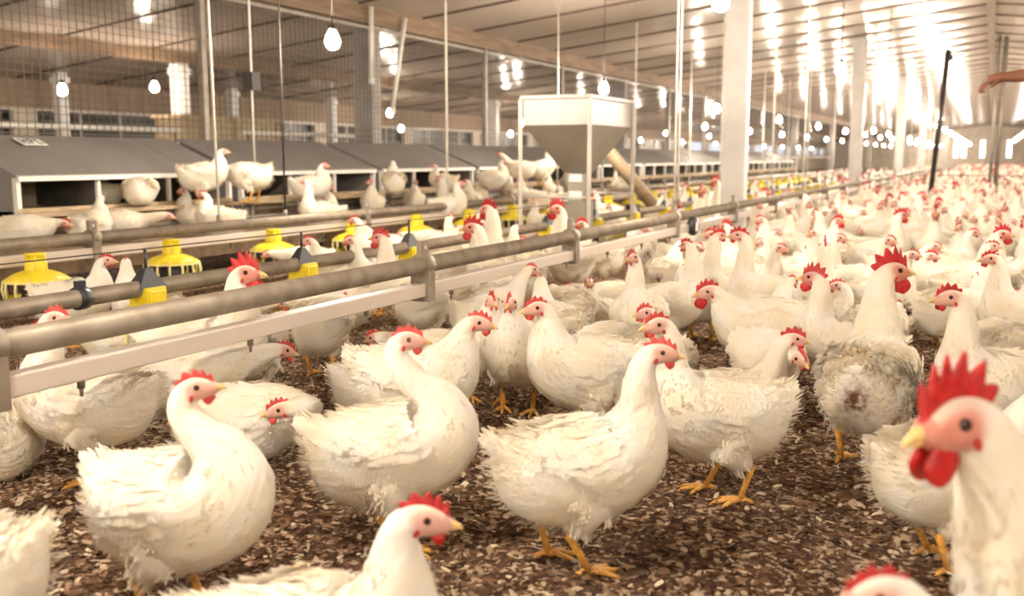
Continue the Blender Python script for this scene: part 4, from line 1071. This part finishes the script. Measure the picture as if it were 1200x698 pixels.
# clear of the columns
spots = [s for s in spots if not (abs(s[0]+1.98) < .34 and min(abs(s[1]-c) for c in (8.55, 16.9)) < .32) and not (-4.2 < s[0] < -3.2 and 10.2 < s[1] < 11.6) and not (abs(s[0]+2.8) < .50 and abs(s[1]-6.95) < .62)]
spots = [s for s in spots if not (abs(s[1]-pA[1]) < .36 and s[0] > pA[0]-.45)]
spots.sort(key=lambda s: project((s[0], s[1], s[2]))[2])
N_IND = 300 - len(PLACED)
ind, rest = spots[:N_IND], spots[N_IND:]
PROTO, used, FAR_ME = {}, {}, {}
for n_, (x, y, z, zone) in enumerate(ind):
    d = project((x, y, z))[2]
    lod = 0 if d < 6.5 else 1
    i = rnd.choice(range(16))
    if zone.endswith('deck') and i not in (2, 6, 11, 15): i = rnd.choice((2, 6, 11, 15))
    if 'pans' in zone and i % 16 in (1, 12): i = 4
    hd = rnd.uniform(0, 360)
    if zone == 'pans' and rnd.random() < .6: hd = rnd.choice((200, 170, 20, -15))
    if (i, lod) not in PROTO:
        g, neck, sit, roost = variant(i, lod)
        PROTO[i, lod] = (link_hen(g, (x, y, z), 0, None, None, pale=not roost, name='white_rooster' if roost else 'white_hen', single=(lod == 1)), neck, sit, roost)
        o = PROTO[i, lod][0]
    else:
        o = copy_tree(PROTO[i, lod][0])
    _, neck, sit, roost = PROTO[i, lod]
    o.location = (x, y, z); o.rotation_euler = (0, 0, YAW+math.radians(hd))
    s = rnd.uniform(.93, 1.05); o.scale = (s, s, s)
    kind = 'white rooster' if roost else 'white hen'
    # where it stands, told by things one can find
    pose = NW[neck] + (' and lying' if sit else '')
    if y < 9.5:
        j = min(range(len(CLAMPS)), key=lambda q: abs(CLAMPS[q]-y))
        if zone == 'aisle': where = 'aisle side of front drinker line, %s clamp' % ORD[j]
        elif zone == 'rail': where = 'behind front drinker line at its %s clamp' % ORD[j]
        elif zone == 'pans': where = 'beyond the feed pipe near its %s pan' % ORD[max(0, min(range(len(PANS2)), key=lambda q: abs(PANS2[q]-y)))]
        else: where = 'on the deck before the %s nest box' % ORD[max(0, min(range(len(NEST_Y)-1), key=lambda q: abs(NEST_Y[q+1]+.9-y)))]
        key = (kind, word(hd), where)
        used.setdefault(key, []).append((d, o, pose))
        o['category'] = 'rooster' if roost else 'hen'
    else:
        where = {'aisle': 'in the flock down the aisle', 'rail': 'before the feed pipe', 'pans': 'beyond the feed pipe'}.get(zone.replace('far ', ''), 'on the far part of the deck')
        tag(o, 'small %s %s far back %s' % (kind, word(hd), where), 'rooster' if roost else 'hen', 'far %ss %s %s' % (kind, word(hd), where))
for (kind, fc, where), lst in used.items():
    lst.sort(key=lambda t: t[0])
    for q, (d, o, pose) in enumerate(lst):
        head = kind if len(lst) == 1 else (['nearer', 'farther'][q] if len(lst) == 2 else ['nearest', 'second nearest', 'third nearest', 'fourth nearest', 'fifth nearest', 'sixth nearest', 'seventh nearest', 'eighth nearest', 'ninth nearest', 'tenth nearest'][min(q, 9)])+' '+kind
        o['label'] = '%s %s %s' % (head, fc, where)
# the flock beyond what can be told apart
m = MB(); geos = []
for i in (0, 1, 2, 3, 6, 8, 10, 12, 13, 15):
    g, neck, sit, roost = variant(i, 2)
    b = g['body']
    for k_, mi in (('comb', 2), ('wattle+1', 2), ('wattle-1', 2)):
        if k_ in g: b.add(np.concatenate(g[k_].v)[:], g[k_].f, mi, True)
    geos.append((np.concatenate(b.v), b.f, b.m, np.concatenate([c for _, c in b.att['skin']])))
far = [(s[0], s[1], s[2]) for s in rest]
for y in np.arange(24.0, 66, .52):
    for x in np.arange(-5.0, .05*y+.5, .50 if y < 40 else .62):
        if x < -3.5 or min(abs(x+1.75), abs(x+2.8)) < .30 or min(abs(x+1.98)+abs(y-c) for c in (25.2, 33.5, 41.8, 50.1)) < .8 or min(abs(x-1.72)+abs(y-c) for c in (31, 39.3, 47.6)) < .8: continue
        far.append((x+rnd.uniform(-.16, .16), y+rnd.uniform(-.16, .16), 0.0))
for x, y, z in far:
    V, f, mm, sk = geos[rnd.randrange(len(geos))]
    a = rnd.uniform(0, 6.28); c, s = math.cos(a), math.sin(a)
    W = np.stack([V[:, 0]*c-V[:, 1]*s+x, V[:, 0]*s+V[:, 1]*c+y, V[:, 2]+z], 1)
    o0 = m.n; m.v.append(W); m.n += len(W); m.f += [[q+o0 for q in ff] for ff in f]; m.m += mm; m.sm += [True]*len(f)
    m.att.setdefault('skin', []).append((o0, np.concatenate([sk, np.zeros(len(V)-len(sk))])))
tag(m.build('distant_flock', [M_FEATHER, M_LEG, M_COMB]), 'countless white birds filling the house towards its far end', 'flock', kind='stuff')
if DEBUG: print('BIRDS placed', len(PLACED), 'scattered', len(ind), 'rest', len(rest), 'far', len(far), 'verts', m.n)
# ---------------------------------------------------------------- the keeper, standing at the right with one arm held out
def skinned(name, pts, edges, mat, parent=None, sub=2, root=0):
    me = bpy.data.meshes.new(name)
    me.from_pydata([p[:3] for p in pts], edges, []); me.update()
    o = bpy.data.objects.new(name, me); COL.objects.link(o)
    if parent is not None: o.parent = parent
    o.modifiers.new('skin', 'SKIN'); sv = me.skin_vertices[0].data
    for i, p in enumerate(pts):
        r = p[3] if isinstance(p[3], tuple) else (p[3], p[3])
        sv[i].radius = r; sv[i].use_root = (i == root)
    o.modifiers['skin'].use_smooth_shade = True
    m = o.modifiers.new('smooth', 'SUBSURF'); m.levels = sub; m.render_levels = sub
    me.materials.append(mat)
    return o
M_SKIN = mat_plain('brown_skin', (0.22, 0.085, 0.045), 0.55, var=0.08, scale=20, bump=0.05)
M_SHIRT = mat_plain('blue_overall_cloth', (0.10, 0.14, 0.24), 0.85, var=0.12, scale=18, bump=0.2)
M_TROUSER = mat_plain('dark_trouser_cloth', (0.06, 0.06, 0.07), 0.85, var=0.12, scale=18, bump=0.2)
M_HAIR = mat_plain('black_hair', (0.015, 0.012, 0.01), 0.6, var=0.2, scale=60, bump=0.4)
def keeper():
    base = ground(1284, 6.0) - np.array([0, 0, 0.0])
    root = empty('person', tuple(base), YAW+math.radians(90))     # local +Y is to the left of the photo, +X away from us
    tag(root, 'person at the right edge, only a bare brown forearm and hand held out leftwards', 'person')
    P, E = [], []
    def v(x, y, z, r, link=None):
        P.append((x, y, z, r))
        if link is not None: E.append((link, len(P)-1))
        return len(P)-1
    pel = v(0, 0, .92, (.15, .11)); ab = v(0, 0, 1.06, (.14, .10), pel); ch = v(0, 0, 1.25, (.17, .115), ab); sh = v(0, 0, 1.36, (.12, .09), ch)
    nk = v(.0, 0, 1.44, .055, sh); n2 = v(.0, .01, 1.49, .052, nk); hd = v(.0, .02, 1.56, (.074, .088), n2); h2 = v(.0, .02, 1.63, (.076, .092), hd); h3 = v(0, .01, 1.685, (.055, .066), h2)
    for s in (1, -1):
        hip = v(s*.0+.0, s*.09, .86, .095, pel); kn = v(.02, s*.10, .48, .060, hip); cf = v(.0, s*.10, .33, .056, kn); an = v(-.01, s*.10, .09, .038, cf)
        v(.12, s*.11, .035, .032, an)
    # arm held out to the left of the photo
    s1 = v(0, .15, 1.355, .062, sh); el = v(.02, .39, 1.265, .043, s1); fm = v(.02, .48, 1.255, .044, el); wr = v(.02, .635, 1.245, (.026, .030), fm); pm = v(.02, .685, 1.232, (.020, .036), wr); kb = v(.02, .725, 1.218, (.017, .038), pm)
    # the other arm hanging
    s2 = v(0, -.16, 1.35, .062, sh); e2 = v(-.01, -.24, 1.09, .043, s2); w2 = v(.03, -.25, .86, .027, e2); p2 = v(.035, -.25, .80, (.034, .018), w2)
    body = skinned('body', P, E, M_SKIN, root)
    for k in range(4):                                   # fingers bent downwards from the knuckles
        a = -.030+.020*k; ln = (.85, 1.0, .95, .75)[k]
        f = [(a+.02, .718, 1.220-.002*k, .0095), (a+.02, .718+.036*ln, 1.200, .009), (a+.02, .718+.050*ln, 1.176-.006*ln, .0082), (a+.021, .718+.042*ln, 1.158-.008*ln, .0068)]
        skinned('finger', f, [(0, 1), (1, 2), (2, 3)], M_SKIN, body)
        f = [(.035+.0, -.25+(-.027+.018*k), .79, .0095), (.040, -.25+(-.030+.020*k), .79-.040*ln, .0088), (.050, -.25+(-.030+.020*k), .79-.070*ln, .0078), (.062, -.25+(-.029+.019*k), .79-.088*ln, .0066)]
        skinned('finger', f, [(0, 1), (1, 2), (2, 3)], M_SKIN, body)
    skinned('thumb', [(-.005, .66, 1.236, .013), (-.030, .69, 1.214, .011), (-.036, .715, 1.194, .0095), (-.032, .735, 1.182, .007)], [(0, 1), (1, 2), (2, 3)], M_SKIN, body)
    skinned('thumb', [(.045, -.235, .83, .013), (.072, -.225, .80, .011), (.085, -.222, .775, .009), (.090, -.222, .757, .007)], [(0, 1), (1, 2), (2, 3)], M_SKIN, body)
    # face towards +Y, the way the arm points
    m = MB(); m.ball((0, .118, 1.565), (.014, .020, .022), 12, 8); m.build('nose', M_SKIN, body)
    for s in (1, -1):
        m = MB(); m.ball((s*.031, .098, 1.60), (.013, .010, .011), 12, 8); m.build('eye', mat_white_eye, body)
        m = MB(); m.ball((s*.031, .107, 1.60), (.006, .003, .006), 10, 6); m.build('iris', M_EYE, body)
        m = MB(); m.ball((s*.082, .01, 1.58), (.010, .020, .032), 12, 8); m.build('ear', M_SKIN, body)
    m = MB(); m.ball((0, .103, 1.522), (.024, .007, .006), 12, 6); m.build('mouth', M_COMB_PALE, body)
    m = MB(); m.ball((0, -.005, 1.635), (.088, .104, .088), 24, 14)
    q = m.v[-1]; m.v[-1] = np.where((q[:, 1:2] > .055) & (q[:, 2:3] < 1.645), q*np.array([1, .55, 1])+np.array([0, .0, .02]), q)
    m.build('hair', M_HAIR, root)
    skinned('shirt', [(0, 0, .90, (.165, .125)), (0, 0, 1.06, (.155, .115)), (0, 0, 1.25, (.185, .13)), (0, 0, 1.365, (.125, .10)), (0, .165, 1.352, .078), (.012, .29, 1.303, .072), (0, -.17, 1.345, .078), (-.006, -.225, 1.20, .070), (0, .005, 1.415, .075)],
            [(0, 1), (1, 2), (2, 3), (3, 4), (4, 5), (3, 6), (6, 7), (3, 8)], M_SHIRT, root)
    skinned('trousers', [(0, 0, .94, (.160, .118)), (0, .095, .84, .108), (.015, .102, .48, .076), (0, .102, .10, .068), (0, -.095, .84, .108), (.015, -.102, .48, .076), (0, -.102, .10, .068)],
            [(0, 1), (1, 2), (2, 3), (0, 4), (4, 5), (5, 6)], M_TROUSER, root)
    for s in (1, -1):
        skinned('boot', [(-.04, s*.105, .055, .050), (.03, s*.108, .05, .05), (.14, s*.112, .038, .037), (-.01, s*.104, .16, .062)], [(0, 1), (1, 2), (0, 3)], M_BLACKPL, root)
mat_white_eye = mat_plain('eye_white', (0.8, 0.78, 0.74), 0.2, var=0.03)
keeper()
